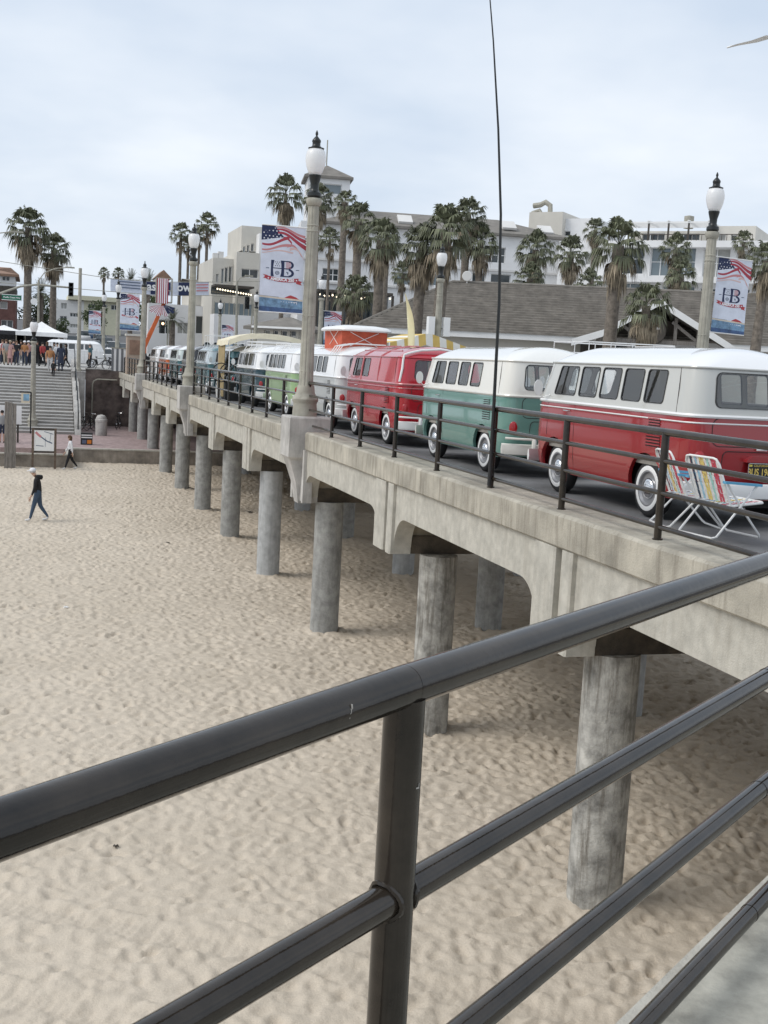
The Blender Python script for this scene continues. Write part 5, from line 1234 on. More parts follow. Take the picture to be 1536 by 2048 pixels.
mat('gap_shade', (.055, .06, .085), .8, var=.15); block(F, 1098, 1160, 520, None, 0, 6, 'gap_shade', [])
# restaurant with the long tiled roof
D0, D1 = 70, 68
F = Facade('restaurant', 'single-storey restaurant with a long brown tiled roof and white gable trim', 880, 72, 1620, 69)
uL, ze = F.uv(700, 668); uR = F.uv(1640, 700)[0]; ze = F.uv(1100, 671)[1]; rdep = 5.6; zr = F.uv(1100, 573, rdep)[1]; urL = F.uv(905, 570, rdep)[0]
m = MB(); m.box(uL+1.2, uR, .9, 11.5, 0, ze-.02); m.build('wall', 'stucco_beige', F.root)
m = MB(); m.box(uL+.4, uR, -.02, .06, ze-.34, ze+.02); m.build('eave_fascia', 'white_paint', F.root)
m = MB(); m.box(uL+.5, uR, .062, .9, ze-.06, ze); m.build('soffit', 'timber_dark', F.root)
nc = 20; m = MB()
for k in range(nc):     # tile courses, each lapping the one below
    f0, f1 = k/nc, (k+1)/nc
    def edge(f): return uL+.3+(urL-uL-.3)*f
    ya, yb = rdep*f0-.1*(k == 0), rdep*f1; za, zb = ze+(zr-ze)*f0, ze+(zr-ze)*f1; h = .13
    a0, a1 = edge(f0), edge(f1); nseg = 46; vs = []; fs = []
    for q in range(nseg+1):
        u = (q/nseg); j = random.uniform(-.012, .012)
        vs += [(a0+(uR-a0)*u, ya, za+.002), (a0+(uR-a0)*u, ya-.005, za+h+j), (a1+(uR-a1)*u, yb+.06, zb+.004)]
    for q in range(nseg): o = q*3; fs += [(o, o+3, o+4, o+1), (o+1, o+4, o+5, o+2)]
    m.add(vs, fs)
    # hip end on the left
    yb2 = 2*rdep-rdep*f0; yb3 = 2*rdep-rdep*f1
    m.add([(a0, ya, za+h), (a0, yb2, za+h), (a1, yb3, zb+.004), (a1, yb, zb+.004), (a0, ya, za), (a0, yb2, za)], [(0, 3, 2, 1), (0, 1, 5, 4)])
m.add([(urL, rdep, zr), (uR, rdep, zr), (uR, 2*rdep, ze), (uL+.3, 2*rdep, ze)], [(0, 1, 2, 3)])
rf = m.build('roof', 'roof_tile', F.root, 0, recalc=False)
m = MB(); m.tube([(uL+.25, -.05, ze+.03), (urL, rdep, zr+.05), (uR, rdep, zr+.05)], .10, 6); m.build('ridge_cap', 'roof_tile', rf)
u, z = F.uv(935, 553, rdep); m = MB(); m.lathe([(.30, -.06), (.33, 0), (.30, .06)], 16, (u, rdep-.3, z), 'Y'); m.tube([(u, rdep-.2, z-.8), (u, rdep-.2, z)], .05, 6); m.build('satellite_dish', 'stucco', F.root)
# entrance gable
y0 = -2.6
uc, za = F.uv(1319, 600, y0); u0, zb0 = F.uv(1143, 680, y0); u1, zb1 = F.uv(1468, 696, y0); zb = (zb0+zb1)/2
m = MB()
mids = [(u0+(uc-u0)*.33, zb+(za-zb)*.20)]
prof = [(u0, zb), (u0+(uc-u0)*.36, zb+(za-zb)*.24), (uc, za), (u1, zb)]
for (a, b) in zip(prof, prof[1:]):
    m.add([(a[0], y0-.35, a[1]), (b[0], y0-.35, b[1]), (b[0], 4.6, b[1]), (a[0], 4.6, a[1]), (a[0], y0-.35, a[1]-.12), (b[0], y0-.35, b[1]-.12), (b[0], 4.6, b[1]-.12), (a[0], 4.6, a[1]-.12)], [(0, 1, 2, 3), (4, 7, 6, 5), (0, 4, 5, 1), (0, 3, 7, 4), (1, 5, 6, 2), (2, 6, 7, 3)])
m.build('gable_roof', 'roof_tile', F.root, 0)
m = MB()
for (a, b) in zip(prof, prof[1:]):
    m.add([(a[0], y0-.42, a[1]+.06), (b[0], y0-.42, b[1]+.06), (b[0], y0-.42, b[1]-.34), (a[0], y0-.42, a[1]-.34), (a[0], y0-.34, a[1]+.06), (b[0], y0-.34, b[1]+.06), (b[0], y0-.34, b[1]-.34), (a[0], y0-.34, a[1]-.34)], [(0, 1, 2, 3), (7, 6, 5, 4), (0, 4, 5, 1), (3, 2, 6, 7), (0, 3, 7, 4), (1, 5, 6, 2)])
m.build('barge_board', 'white_paint', F.root, 0)
m = MB(); m.prism([(u0+.6, 0), (u0+.6, zb-.1), (uc, za-.55), (u1-.6, zb-.1), (u1-.6, 0)], 'y', .35, .6); m.build('gable_wall', 'timber_dark', F.root, 0)
for f in (.22, .36, .5, .64, .78):
    u = u0+(u1-u0)*f; zt = zb+(za-zb)*(1-abs(f-.54)/.54)-.5; m = MB(); m.box(u-.09, u+.09, y0+.2, y0+.38, 0, zt); m.build('gable_post', 'wood_grey', F.root)
m = MB(); m.box(u0+1.4, u1-1.4, y0+.15, y0+.32, zb+.02, zb+.24); m.build('tie_beam', 'wood_grey', F.root)
for s in (-1, 1): m = MB(); m.obox((uc+s*1.6, y0+.26, zb+.75), (.75, 0, -s*.55*s*s*s), (0, .07, 0), (.05, 0, .07)); m.build('brace', 'wood_grey', F.root)
for f in (.30, .43, .57, .70): u = u0+(u1-u0)*f; m = MB(); m.box(u-.35, u+.35, .30, .345, 1.2, zb+.3); m.build('gable_pane', 'pane', F.root)
us, zs = F.uv(1304, 662, y0); m = MB(); m.lathe([(.75, -.06), (.80, 0), (.75, .06)], 24, (us, y0-.05, zs), 'Y'); sg = m.build('round_sign', 'timber_dark', F.root)
m = MB(); m.box(us-.3, us+.42, y0-.128, y0-.118, zs+.10, zs+.22); m.box(us-.2, us+.2, y0-.128, y0-.118, zs-.22, zs-.14); m.build('sign_strokes', 'white_paint', sg, 0)
# small kiosk with hipped roof left of the near lamp
F = Facade('beach_kiosk', 'small kiosk with a grey hipped roof and white eaves below the big banner', 512, 92, 606, 91)
block(F, 516, 604, 656, None, 0, 5, 'stucco_beige', [(528, 660, 540, 672, 1, 1), (546, 660, 556, 672, 1, 1), (562, 661, 574, 673, 1, 1), (580, 661, 592, 673, 1, 1)])
hip_roof(F, 516, 606, 655, 634, 0, 5, .7); m = MB(); m.box(F.uv(510, 655)[0], F.uv(612, 655)[0], -.76, -.72, F.uv(560, 658)[1], F.uv(560, 654)[1]); m.build('eave_board', 'white_paint', F.root)
# brick building at the left edge, flats far behind
F = Facade('brick_building', 'red brick building with a white upper storey at the left edge', -60, 127, 34, 126, square=True)
block(F, -60, 33, 597, None, 0, 12, 'brick_red', [(0, 603, 15, 618, 1, 1), (-30, 603, -14, 618, 1, 1), (2, 640, 26, 660, 2, 1)])
block(F, -60, 33, 570, 597, .2, 12, 'timber_dark', []); block(F, -60, 31, 546, 570, .4, 10, 'stucco_white', [(4, 552, 20, 562, 2, 1)]); hip_roof(F, -60, 31, 546, 533, .4, 10, .4, 'roof_brown')
F = Facade('apartment_block', 'pale apartment block with yellow top floor far behind the traffic signal', 100, 215, 245, 215, square=True)
block(F, 100, 170, 600, None, 0, 14, 'stucco', [(122, 606, 134, 618, 2, 1), (140, 626, 158, 634, 3, 1), (120, 632, 134, 642, 2, 1), (140, 648, 158, 656, 3, 1), (110, 650, 122, 660, 2, 1)])
mat('stucco_yellow', (.58, .56, .42), .9, var=.05); block(F, 138, 245, 593, 602, -1, 12, 'stucco_yellow', []); block(F, 170, 245, 602, None, 0, 12, 'stucco_yellow', [(176, 608, 190, 618, 2, 1), (200, 609, 214, 619, 2, 1), (222, 610, 236, 620, 2, 1)])

# ------------------------------------------------------------------ palms
def fan_leaf(mb, o, d, lp, lb, droop, K, mi, spread=1.25):
    o = Vector(o); d = Vector(d).normalized(); s = d.cross(Vector((0, 0, 1)))
    if s.length < .05: s = Vector((1, 0, 0))
    s.normalize(); e = o+d*lp+Vector((0, 0, -droop*.12)); up = s.cross(d).normalized()
    w = s*.010; mb.add([o-w, o+w, e+w, e-w], [(0, 1, 2, 3)], mi)
    for k in range(K):
        a = (k/(K-1)*2-1)*spread+random.uniform(-.05, .05); l = lb*(1-.22*abs(a)/spread)*random.uniform(.85, 1.1)
        bd = (d*math.cos(a)+s*math.sin(a)).normalized(); q = s*math.cos(a)-d*math.sin(a); q = q.normalized()
        p1 = e+bd*l*.55+up*.03; p2 = e+bd*l*.9+Vector((0, 0, -droop*.30*l/lb*random.uniform(.6, 1.5))); ww = .035*lb/.5
        mb.add([e, p1+q*ww, p2, p1-q*ww], [(0, 1, 2, 3)], mi)
def crown(seed, live=34, dead=26, green='frond', skirt=1.0, stiff=1.0):
    random.seed(seed); m = MB(); g = 2.39996
    for k in range(live):
        f = k/live; el = R(82-112*f*stiff+random.uniform(-9, 9)); az = k*g+random.uniform(-.25, .25); d = (math.cos(az)*math.cos(el), math.sin(az)*math.cos(el), math.sin(el))
        fan_leaf(m, (0, 0, .02-.08*f), d, random.uniform(.38, .56), random.uniform(.40, .54), .55+.5*f, 13, 0)
    c = m.mesh('crown', green, 0, recalc=False)
    m = MB()
    for k in range(dead):
        f = k/dead; el = R(-28-52*f+random.uniform(-12, 12)); az = k*g+random.uniform(-.3, .3); d = (math.cos(az)*math.cos(el), math.sin(az)*math.cos(el), math.sin(el))
        fan_leaf(m, (0, 0, -.10-.42*f*skirt), d, random.uniform(.22, .42), random.uniform(.32, .46), 1.0, 10, 0, .8)
    s = m.mesh('dead_fronds', 'frond_dead', 0, recalc=False) if dead else None
    return c, s
CR = [crown(11, 36, 26), crown(12, 34, 26), crown(13, 42, 40, 'frond_dark', 1.4), crown(14, 32, 10), crown(15, 42, 10), crown(16, 32, 30), crown(17, 38, 18)]
VAR = {0: (0, 5, 6), 1: (1, 5, 0), 2: (2, 2), 3: (3,), 4: (4, 6)}
def trunk_mesh(h, r0, r1, lean=(0, 0), curve=.0):
    m = MB(); n = 10; K = max(8, int(h/.45)); pts = []; rs = []
    for k in range(K+1):
        f = k/K; pts.append((lean[0]*(f**1.3-1)*h, lean[1]*(f-1)*h, h*f)); rs.append((r0+(r1-r0)*f**.7+(.12*r0*max(0, 1-f*8)))*(1+.045*(k % 2)))
    m.tube(pts, rs, n); return m.mesh('trunk', 'trunk', 50)
def palm(label, px, py, rpx, D, v=0, tr=None, lean=0, base=.03):
    P = far(px, py, D); r = rpx*D/2334*1.10; rt = tr if tr else max(.17, r*.14)
    t = thing('palm_tree', label, 'palm tree', (P.x, P.y, base), 0, 'palm trees')
    link('trunk', trunk_mesh(P.z-base-.05*r, rt*1.15, rt*.8, (lean, 0)), t)
    c, s = CR[random.choice(VAR[v])]; o = link('crown', c, t, loc=(0, 0, P.z-base)); o.scale = (r, r, r); a = random.uniform(0, 6.28); o.rotation_euler = (0, 0, a)
    if s: o = link('dead_fronds', s, t, loc=(0, 0, P.z-base)); o.scale = (r, r, r); o.rotation_euler = (0, 0, a)
    return t
random.seed(31)
PALMS = [
 ('tallest shaggy palm at the far left with a thick pale trunk', 57, 452, 50, 118, 2, .42, 0), ('second shaggy palm at the far left, right of the tallest one', 108, 497, 40, 122, 2, .36, 0),
 ('slender palm at the left of the thin group of four beside the second lamp', 362, 466, 27, 150, 3, .22, 0), ('short slender palm in the thin group of four, behind the left one', 377, 492, 19, 158, 3, .2, 0),
 ('slender palm behind the second lamp globe in the thin group of four', 399, 470, 21, 156, 3, .2, 0), ('tallest slender palm at the right of the thin group of four', 415, 448, 29, 150, 3, .22, 0),
 ('small distant palm at the left above the street banner', 208, 545, 14, 190, 3, .2, 0), ('small distant palm second from left above the street banner', 237, 546, 15, 190, 3, .2, 0),
 ('tall thin palm rising above the big flag banner', 572, 385, 44, 112, 1, .22, 0), ('shaggy palm crown directly behind the near lamp globe', 637, 396, 38, 108, 2, .22, 0),
 ('palm right of the hotel tower, top of the left cluster', 690, 403, 30, 96, 1, .30, 0), ('palm in the left cluster with its crown against the hotel roof', 718, 440, 44, 88, 0, .36, 0),
 ('thin small palm just right of the near lamp column', 660, 478, 30, 104, 3, .14, 0), ('broad palm in the left cluster with a dark leaning trunk', 762, 478, 54, 78, 1, .34, 0),
 ('low bushy palm at the foot of the left cluster', 712, 585, 46, 82, 4, .30, 0), ('thin palm behind the left cluster, over a plain white wall', 776, 470, 32, 100, 1, .22, 0),
 ('small low palm between the two palm clusters', 806, 545, 29, 92, 3, .16, 0), ('shaggy left palm of the central cluster, its trunk before the tiled roof', 846, 490, 56, 67, 2, .33, .02),
 ('largest palm of the central cluster with a trunk right of the middle lamp', 893, 462, 66, 66, 0, .36, .03), ('tall palm at the back right of the central cluster', 936, 428, 44, 84, 2, .30, 0),
 ('right palm of the central cluster against the hotel windows', 962, 482, 44, 84, 0, .28, 0),
 ('palm in front of the hotel right end, left of a pair', 1072, 497, 46, 96, 4, .32, 0), ('palm in front of the dark blue-grey block', 1142, 505, 42, 92, 0, .32, 0),
 ('low bushy palm above the restaurant ridge at the hotel end', 1060, 555, 38, 88, 4, .28, 0), ('thin palm left of the biggest right-hand palm', 1191, 458, 28, 100, 1, .22, 0),
 ('biggest right-hand palm with a thick trunk before the restaurant roof', 1238, 488, 66, 62, 1, .36, .02), ('drooping palm in front of the restaurant gable', 1293, 608, 58, 60, 1, .26, 0),
 ('palm before the modern building, upper one of a pair', 1352, 496, 38, 96, 4, .26, 0), ('palm before the modern building, lower one of a pair', 1362, 546, 40, 90, 0, .32, 0),
 ('low scrubby palm behind the restaurant ridge, left of the biggest palm', 1180, 565, 36, 86, 4, .26, 0), ('small green palm against the modern building roof, right of the lamp', 1487, 482, 26, 104, 3, .16, 0),
 ('shaggy palm at the right edge above the banner', 1536, 520, 52, 64, 1, .30, .05)]
for (lb, px, py, r, D, v, tr, ln) in PALMS: palm(lb, px, py, r, D, v, tr, ln)
# feather palms and leafy trees behind the left palms
def feather_crown(seed):
    random.seed(seed); m = MB()
    for k in range(36):
        el = R(78-105*k/36+random.uniform(-8, 8)); az = k*2.39996; d = Vector((math.cos(az)*math.cos(el), math.sin(az)*math.cos(el), math.sin(el))); s = d.cross(Vector((0,0,1))).normalized(); prev = Vector((0,0,0))
        for q in range(1, 9):
            f = q/8; p = d*f*1.0+Vector((0, 0, -.55*f*f*math.cos(el)))
            w = s*.006; m.add([prev-w, prev+w, p+w, p-w], [(0,1,2,3)])
            if q > 1:
                for sg in (-1, 1):
                    for e in (0, .5):
                        b = prev+(p-prev)*e; tip = b+s*sg*.22*(1-.6*f)+d*.12+Vector((0, 0, -.05)); m.add([b, b+(p-prev)*.35, tip], [(0,1,2)])
            prev = p
    return m.mesh('crown', 'frond_dark', 0, recalc=False)
FC = feather_crown(5)
for lb, px, py, r, D in (('feather palm behind the mast arm between the two shaggy palms', 82, 585, 30, 135), ('dark feather palm above the middle of the street banner', 296, 566, 30, 140), ('dark feather palm behind the orange boom', 345, 640, 26, 128), ('dark feather palm left of the boom, behind the street banner', 262, 560, 24, 150)):
    P = far(px, py, D); r = r*D/2334*1.1; t = thing('palm_tree', lb, 'palm tree', (P.x, P.y, .03), 0, 'palm trees'); link('trunk', trunk_mesh(P.z-.03, .35, .3), t); o = link('crown', FC, t, loc=(0, 0, P.z-.03)); o.scale = (r,)*3
def leafy(seed):
    random.seed(seed); m = MB()
    for c in range(16):
        a = random.uniform(0, 6.28); rr = random.uniform(.1, .75); cc = Vector((rr*math.cos(a), rr*math.sin(a), random.uniform(-.5, .7)))
        for k in range(120):
            v = Vector((random.gauss(0, 1), random.gauss(0, 1), random.gauss(0, 1))).normalized()*random.uniform(.22, .38)+cc; n_ = Vector((random.gauss(0, 1), random.gauss(0, 1), random.gauss(0, 1))).normalized(); x = n_.orthogonal().normalized()*.055; y = n_.cross(x).normalized()*.04
            m.add([v-x, v+y, v+x, v-y], [(0, 1, 2, 3)])
    return m.mesh('crown', 'leaf', 0, recalc=False)
LF = leafy(3)
for lb, px, py, rx, rz_, D in (('bright green leafy tree behind the two shaggy palms', 78, 628, 42, 38, 140), ('dark leafy tree behind the small distant banners', 190, 632, 34, 30, 170), ('dark tree mass behind the flag bucket', 300, 625, 38, 45, 146), ('low shrubs left of the pale apartment block', 122, 655, 24, 18, 160)):
    P = far(px, py, D); t = thing('leafy_tree', lb, 'tree', (P.x, P.y, .03), 0, 'leafy trees'); m = MB(); m.tube([(0, 0, 0), (.1, 0, P.z*.6), (0, 0, P.z)], [.35, .25, .1], 8); m.build('trunk', 'trunk', t)
    o = link('crown', LF, t, loc=(0, 0, P.z)); o.scale = (rx*D/2334, rx*D/2334, rz_*D/2334)
# ------------------------------------------------------------------ rising street, parked cars, tents
m = MB(); m.add([(-60, 123, .035), (60, 123, .035), (60, 330, 8.2), (-60, 330, 8.2), (-60, 123, -.5), (60, 123, -.5), (60, 330, -.5), (-60, 330, -.5)], [(0, 1, 2, 3), (0, 4, 5, 1), (1, 5, 6, 2), (2, 6, 7, 3), (3, 7, 4, 0)])
m.build('road', 'street', None, 0, kind='structure', label='town street rising inland behind the plaza')
def road_z(y): return .035+max(0, (y-123)/207*8.165)
CARM = {}
def car_meshes(c, tall):
    k = (c, tall)
    if k in CARM: return CARM[k]
    d = {}; h = .28 if tall else 0
    P = [(-2.2, .35), (2.2, .35), (2.28, .6), (2.2, .78), (1.2, .92), (-1.7, .98+h*.3), (-2.22, .9), (-2.28, .6)]
    m = MB(); vs = []; fs = []; n = len(P)
    for x, s in ((-.88, .97), (-.80, 1.0), (.80, 1.0), (.88, .97)):
        for y, z in P: vs.append((x, y*s, z if abs(x) < .85 else .35+(z-.35)*.93))
    for a in range(3):
        for j in range(n): fs.append((a*n+j, a*n+(j+1) % n, (a+1)*n+(j+1) % n, (a+1)*n+j))
    fs += [tuple(range(n)), tuple(3*n+j for j in range(n))]
    m.add(vs, fs); d['body'] = m.mesh('body', c, 50)
    G = [(1.15, .90), (.45, 1.40+h), (-1.1, 1.42+h), (-1.95, .94)]
    m = MB(); vs = [(x*(.80 if z < 1 else .62), y, z) for x in (-1, 1) for y, z in G]; m.add(vs, [(0,1,2,3), (7,6,5,4), (0,4,5,1), (2,6,7,3), (0,3,7,4)]); d['windows'] = m.mesh('windows', 'pane', 0)
    m = MB(); m.add([(-.62, .47, 1.40+h), (.62, .47, 1.40+h), (.62, -1.12, 1.42+h), (-.62, -1.12, 1.42+h), (-.58, .40, 1.45+h), (.58, .40, 1.45+h), (.58, -1.05, 1.47+h), (-.58, -1.05, 1.47+h)], [(4,5,6,7), (0,1,5,4), (1,2,6,5), (2,3,7,6), (3,0,4,7)]); d['roof'] = m.mesh('roof', c, 0)
    CARM[k] = d; return d
def car(label, px, y, rz, c, tall=0):
    P = at_plane(px, 690, 1, y); t = thing('parked_car', label, 'car', (P.x, y, road_z(y) if y > 123 else .06), R(rz), 'cars in the town street')
    for k, me in car_meshes(c, tall).items(): link(k, me, t)
    for sx in (-1, 1):
        for yy in (-1.35, 1.4): o = link('wheel', WHEELS['chrome']['tyre'], t, loc=(sx*.80, yy, .33))
    return t
paint('car_white', (.72, .72, .72)); paint('car_silver', (.42, .43, .44)); paint('car_dark', (.03, .035, .04)); paint('car_grey', (.16, .17, .18)); paint('car_blue', (.05, .09, .16))
for i, (lb, px, y, rz, c, tall) in enumerate((
    ('white car nearest behind the farthest lamp', 196, 112, 80, 'car_white', 0), ('dark tall car left of the farthest banner', 172, 132, 8, 'car_dark', 1), ('silver car below the farthest banner', 187, 146, 5, 'car_silver', 0),
    ('grey car in the street between two lamps', 214, 150, -4, 'car_grey', 1), ('white tall car in the street beside the fourth lamp', 226, 138, 3, 'car_white', 1), ('dark car far up the street', 200, 172, 5, 'car_dark', 0),
    ('blue car far up the street near the leafy tree', 180, 188, 3, 'car_blue', 0), ('white car far up the street', 165, 178, 4, 'car_white', 1), ('silver car in the street below the third lamp banner', 250, 142, -3, 'car_silver', 0), ('grey car behind the white tent', 142, 150, 6, 'car_grey', 1), ('silver tall car right of the white tent', 150, 128, 85, 'car_silver', 1))): car(lb, px, y, rz, c, tall)
p = at_plane(150, 710, 1, 90)
bus('white vintage van parked sideways on the plaza at the top of the stairs', 90, P_white, P_white, P_white, x=p.x, z=.06, rz=R(-92), win='four', glass='glass_dark', group=None)
def tent(label, px, Y, w, py_eave, py_apex, top, val, d=None):
    P = at_plane(px, py_eave, 1, Y); d = d or w; t = thing('canopy_tent', label, 'tent', (P.x, Y, .06), 0, 'event tents'); ze = P.z-.06; za = at_plane(px, py_apex, 1, Y).z-.06; m = MB(); n = 8; vs = []; fs = []; L = []
    for k in range(n+1):
        f = k/n; s = (1-f)*w/2; zz = ze+(za-ze)*f**1.5; L.append([(-s, -s*d/w, zz), (s, -s*d/w, zz), (s, s*d/w, zz), (-s, s*d/w, zz)])
    for k in range(n):
        for j in range(4): m.add([L[k][j], L[k][(j+1) % 4], L[k+1][(j+1) % 4], L[k+1][j]], [(0,1,2,3)])
    m.build('canopy', top, t, 30)
    m = MB(); h = .3
    for j in range(4): a, b = Vector(L[0][j]), Vector(L[0][(j+1) % 4]); m.add([a, b, b-Vector((0,0,h)), a-Vector((0,0,h))], [(0,1,2,3)])
    m.build('valance', val, t, 0)
    for sx in (-1, 1):
        for sy in (-1, 1): m = MB(); m.tube([(sx*w/2*.97, sy*d/2*.97, 0), (sx*w/2*.97, sy*d/2*.97, ze)], .03, 6); m.build('pole', 'lamp_column', t)
    return t
mat('tent_white', (.80, .80, .80), .8, var=.05); mat('tent_dark', (.03, .03, .035), .8, var=0)
tent('white peaked canopy tent on the plaza behind the people', 83, 93, 3.7, 665, 643, 'tent_white', 'tent_white'); tent('white canopy tent with dark valance at the left edge', 8, 94, 3.2, 661, 650, 'tent_white', 'tent_dark')
# added tables with dark sheets that stand for the shade behind the people
for k, (px, lb) in enumerate(((75, 'added table with dark sheets as shade under the white tent'), (5, 'added table with dark sheets as shade under the left edge tent'))):
    P = at_plane(px, 700, 1, 93.6); t = thing('shade_table', lb, 'table', (P.x, 93.6, .06)); m = MB(); m.box(-1.1, 1.1, -.35, .35, .72, .76); m.build('table_top', 'tent_white', t); m = MB(); m.box(-1.1, 1.1, -.37, -.355, .05, .75); m.build('cloth', 'tent_dark', t); m = MB(); m.box(-1.5, 1.5, 1.0, 1.03, .3, 2.3); m.build('shade_sheet', 'tent_dark', t)

# ------------------------------------------------------------------ street furniture across the road
def pole_thing(name, label, cat, px, y, base, segs, mt='lamp_column'):
    P = at_plane(px, 690, 1, y); return thing(name, label, cat, (P.x, y, base)), P
t, P = pole_thing('signal_mast', 'long traffic signal mast arm with green street sign at the left edge', 'traffic light', -45, 113, .05, None)
def rel(px, py, y, t): q = at_plane(px, py, 1, y); return q-Vector(t.location)
m = MB(); m.tube([(0, 0, 0), rel(-45, 620, 113, t)], [.16, .14], 10); m.tube([rel(-45, 612, 113, t), rel(0, 587, 113, t), rel(40, 573, 113, t), rel(75, 569, 113, t), rel(138, 575, 113, t)], [.12, .11, .10, .09, .08], 8); m.build('mast_arm', 'lamp_column', t)
m = MB(); c = rel(142, 579, 113, t); m.box(c.x-.22, c.x+.22, c.y-.15, c.y+.15, c.z-.62, c.z+.62); sh = m.build('signal_head', 'black_iron', t)
for k in range(3): m = MB(); m.lathe([(.15, -.02), (.16, -.2), (.145, -.2), (.13, -.02)], 12, (c.x, c.y-.15, c.z+.4-.4*k), 'Y'); m.build('visor', 'black_iron', sh)
mat('sign_green', (.01, .14, .08), .5, var=0)
a = rel(4, 589, 113, t); b = rel(43, 601, 113, t); m = MB(); m.box(a.x, b.x, a.y-.12, a.y-.08, b.z, a.z); sg = m.build('street_sign', 'sign_green', t)
m = MB(); add_text(m, 'Pacific Coast Hwy', (b.x-a.x)/8.6, frame(((a.x+b.x)/2, a.y-.126, (a.z+b.z)/2), (1,0,0), (0,0,1)), 0, .006); m.build('sign_lettering', 'white_paint', sg, 0)
m = MB()
for z0, z1 in ((a.z-.004, a.z+.05), (b.z-.05, b.z+.004)): m.box(a.x-.03, b.x+.03, a.y-.13, a.y-.07, z0, z1)
m.build('sign_rim', 'white_paint', sg, 0)
t, P = pole_thing('street_light', 'tall street light with curved arm rising behind the mid-stair lamp', 'street light', 77, 111, .06, None)
m = MB(); m.tube([(0,0,0), rel(77, 560, 111, t)], [.13, .08], 8); m.tube([rel(77, 562, 111, t), rel(88, 546, 111, t), rel(110, 537, 111, t), rel(135, 535, 111, t)], .05, 6); m.build('shaft', 'lamp_column', t)
m = MB(); c = rel(140, 535, 111, t); m.box(c.x-.4, c.x+.4, -.12, .12, c.z-.06, c.z+.06); m.build('luminaire', 'lamp_column', t)
m = MB(); c = rel(68, 603, 111, t); m.lathe([(.3, -.1), (.3, .1)], 10, (c.x, -.3, c.z), 'Y'); m.build('sign_disc', 'white_paint', t)
t, P = pole_thing('street_light', 'street light arm reaching in from the left edge before the tallest palm', 'street light', -30, 108, .06, None)
m = MB(); m.tube([(0,0,0), rel(-30, 485, 108, t)], [.13, .08], 8); m.tube([rel(-30, 487, 108, t), rel(0, 466, 108, t), rel(30, 463, 108, t)], .05, 6); m.build('shaft', 'lamp_column', t); m = MB(); c = rel(36, 464, 108, t); m.box(c.x-.45, c.x+.45, -.12, .12, c.z-.07, c.z+.07); m.build('luminaire', 'lamp_column', t)
t, P = pole_thing('street_light', 'grey street light with short arm left of the big banner', 'street light', 474, 116, .06, None)
m = MB(); m.tube([(0,0,0), rel(474, 562, 116, t)], [.16, .10], 8); m.tube([rel(474, 566, 116, t), rel(480, 556, 116, t), rel(494, 553, 116, t)], .05, 6); m.build('shaft', 'lamp_column', t); m = MB(); c = rel(498, 552, 116, t); m.box(c.x-.4, c.x+.4, -.12, .12, c.z-.08, c.z+.08); m.build('luminaire', 'lamp_column', t)
MATS['signal_glow'] = bpy.data.materials.new('signal_glow'); MATS['signal_glow'].use_nodes = True
_b = MATS['signal_glow'].node_tree.nodes['Principled BSDF']; _b.inputs['Base Color'].default_value = (1, .6, .3, 1); _b.inputs['Emission Color'].default_value = (1, .62, .35, 1); _b.inputs['Emission Strength'].default_value = 3
for lb, px, py, y, lit in (('traffic signal with one lit orange lamp behind the boom', 325, 655, 112, 1), ('dark traffic signal with three visors left of the big banner foot', 494, 606, 108, 0)):
    P = at_plane(px, py, 1, y); t = thing('traffic_signal', lb, 'traffic light', (P.x+.5, y, .06)); zc = P.z-.06
    m = MB(); m.tube([(0,0,0), (0,0,zc+.8)], .08, 8); m.tube([(0,0,zc+.3), (-.5,0,zc+.3)], .04, 6); m.build('pole', 'lamp_column', t)
    m = MB(); m.box(-.70, -.30, -.14, .14, zc-.55, zc+.55); hd = m.build('signal_head', 'black_iron', t)
    for k in range(3): m = MB(); m.lathe([(.14, -.02), (.15, -.2), (.135, -.2), (.12, -.02)], 12, (-.5, -.14, zc+.36-.36*k), 'Y', caps=False); m.build('visor', 'black_iron', hd)
    if lit: m = MB(); m.lathe([(.12, 0), (.10, -.03), (.02, -.04)], 12, (-.5, -.145, zc+.36), 'Y'); m.build('lit_lens', 'signal_glow', hd)
# street banner
t = thing('street_banner', 'white and navy event banner strung high across the street', 'banner', tuple(at_plane(320, 575, 1, 119)))
def bp(px, py): q = at_plane(px, py, 1, 119)-Vector(t.location); return q
q0, q1, q2, q3 = bp(221, 557), bp(418, 564), bp(418, 591), bp(221, 583)
m = MB(); n = 20; vs = []; fs = []
for k in range(n+1):
    f = k/n; sag = -.18*math.sin(PI*f); a = q0.lerp(q1, f); b = q3.lerp(q2, f); vs += [(a.x, .05*math.sin(f*9), a.z+sag), (b.x, .05*math.sin(f*9), b.z+sag)]
for k in range(n): fs.append((2*k, 2*k+2, 2*k+3, 2*k+1))
m.add(vs, fs); m.build('cloth', 'banner_cloth', t, 50)
m = MB(); m.tube([(q0.x-14, 0, q0.z+1.2), q0, Vector(q0).lerp(q1, .5)+Vector((0,0,-.17)), q1, (q1.x+10, 0, q1.z+.8)], .03, 5); m.tube([(q3.x-14, 0, q3.z+.2), q3, Vector(q3).lerp(q2, .5)+Vector((0,0,-.2)), q2, (q2.x+10, 0, q2.z)], .03, 5); m.build('cable', 'lamp_column', t)
def brect(x0, x1, f0, f1, mi, mbx):
    P4 = []
    for x, f in ((x0, f0), (x1, f0), (x1, f1), (x0, f1)):
        k = (x-221)/197; a = q0.lerp(q1, k); b = q3.lerp(q2, k); v = a.lerp(b, f); P4.append((v.x, -.08, v.z-.18*math.sin(PI*k)))
    mbx.add(P4, [(0,1,2,3)], mi)
m = MB(); brect(287, 340, .02, .60, 0, m); brect(356, 380, .02, .98, 0, m); brect(300, 338, .62, .95, 0, m)
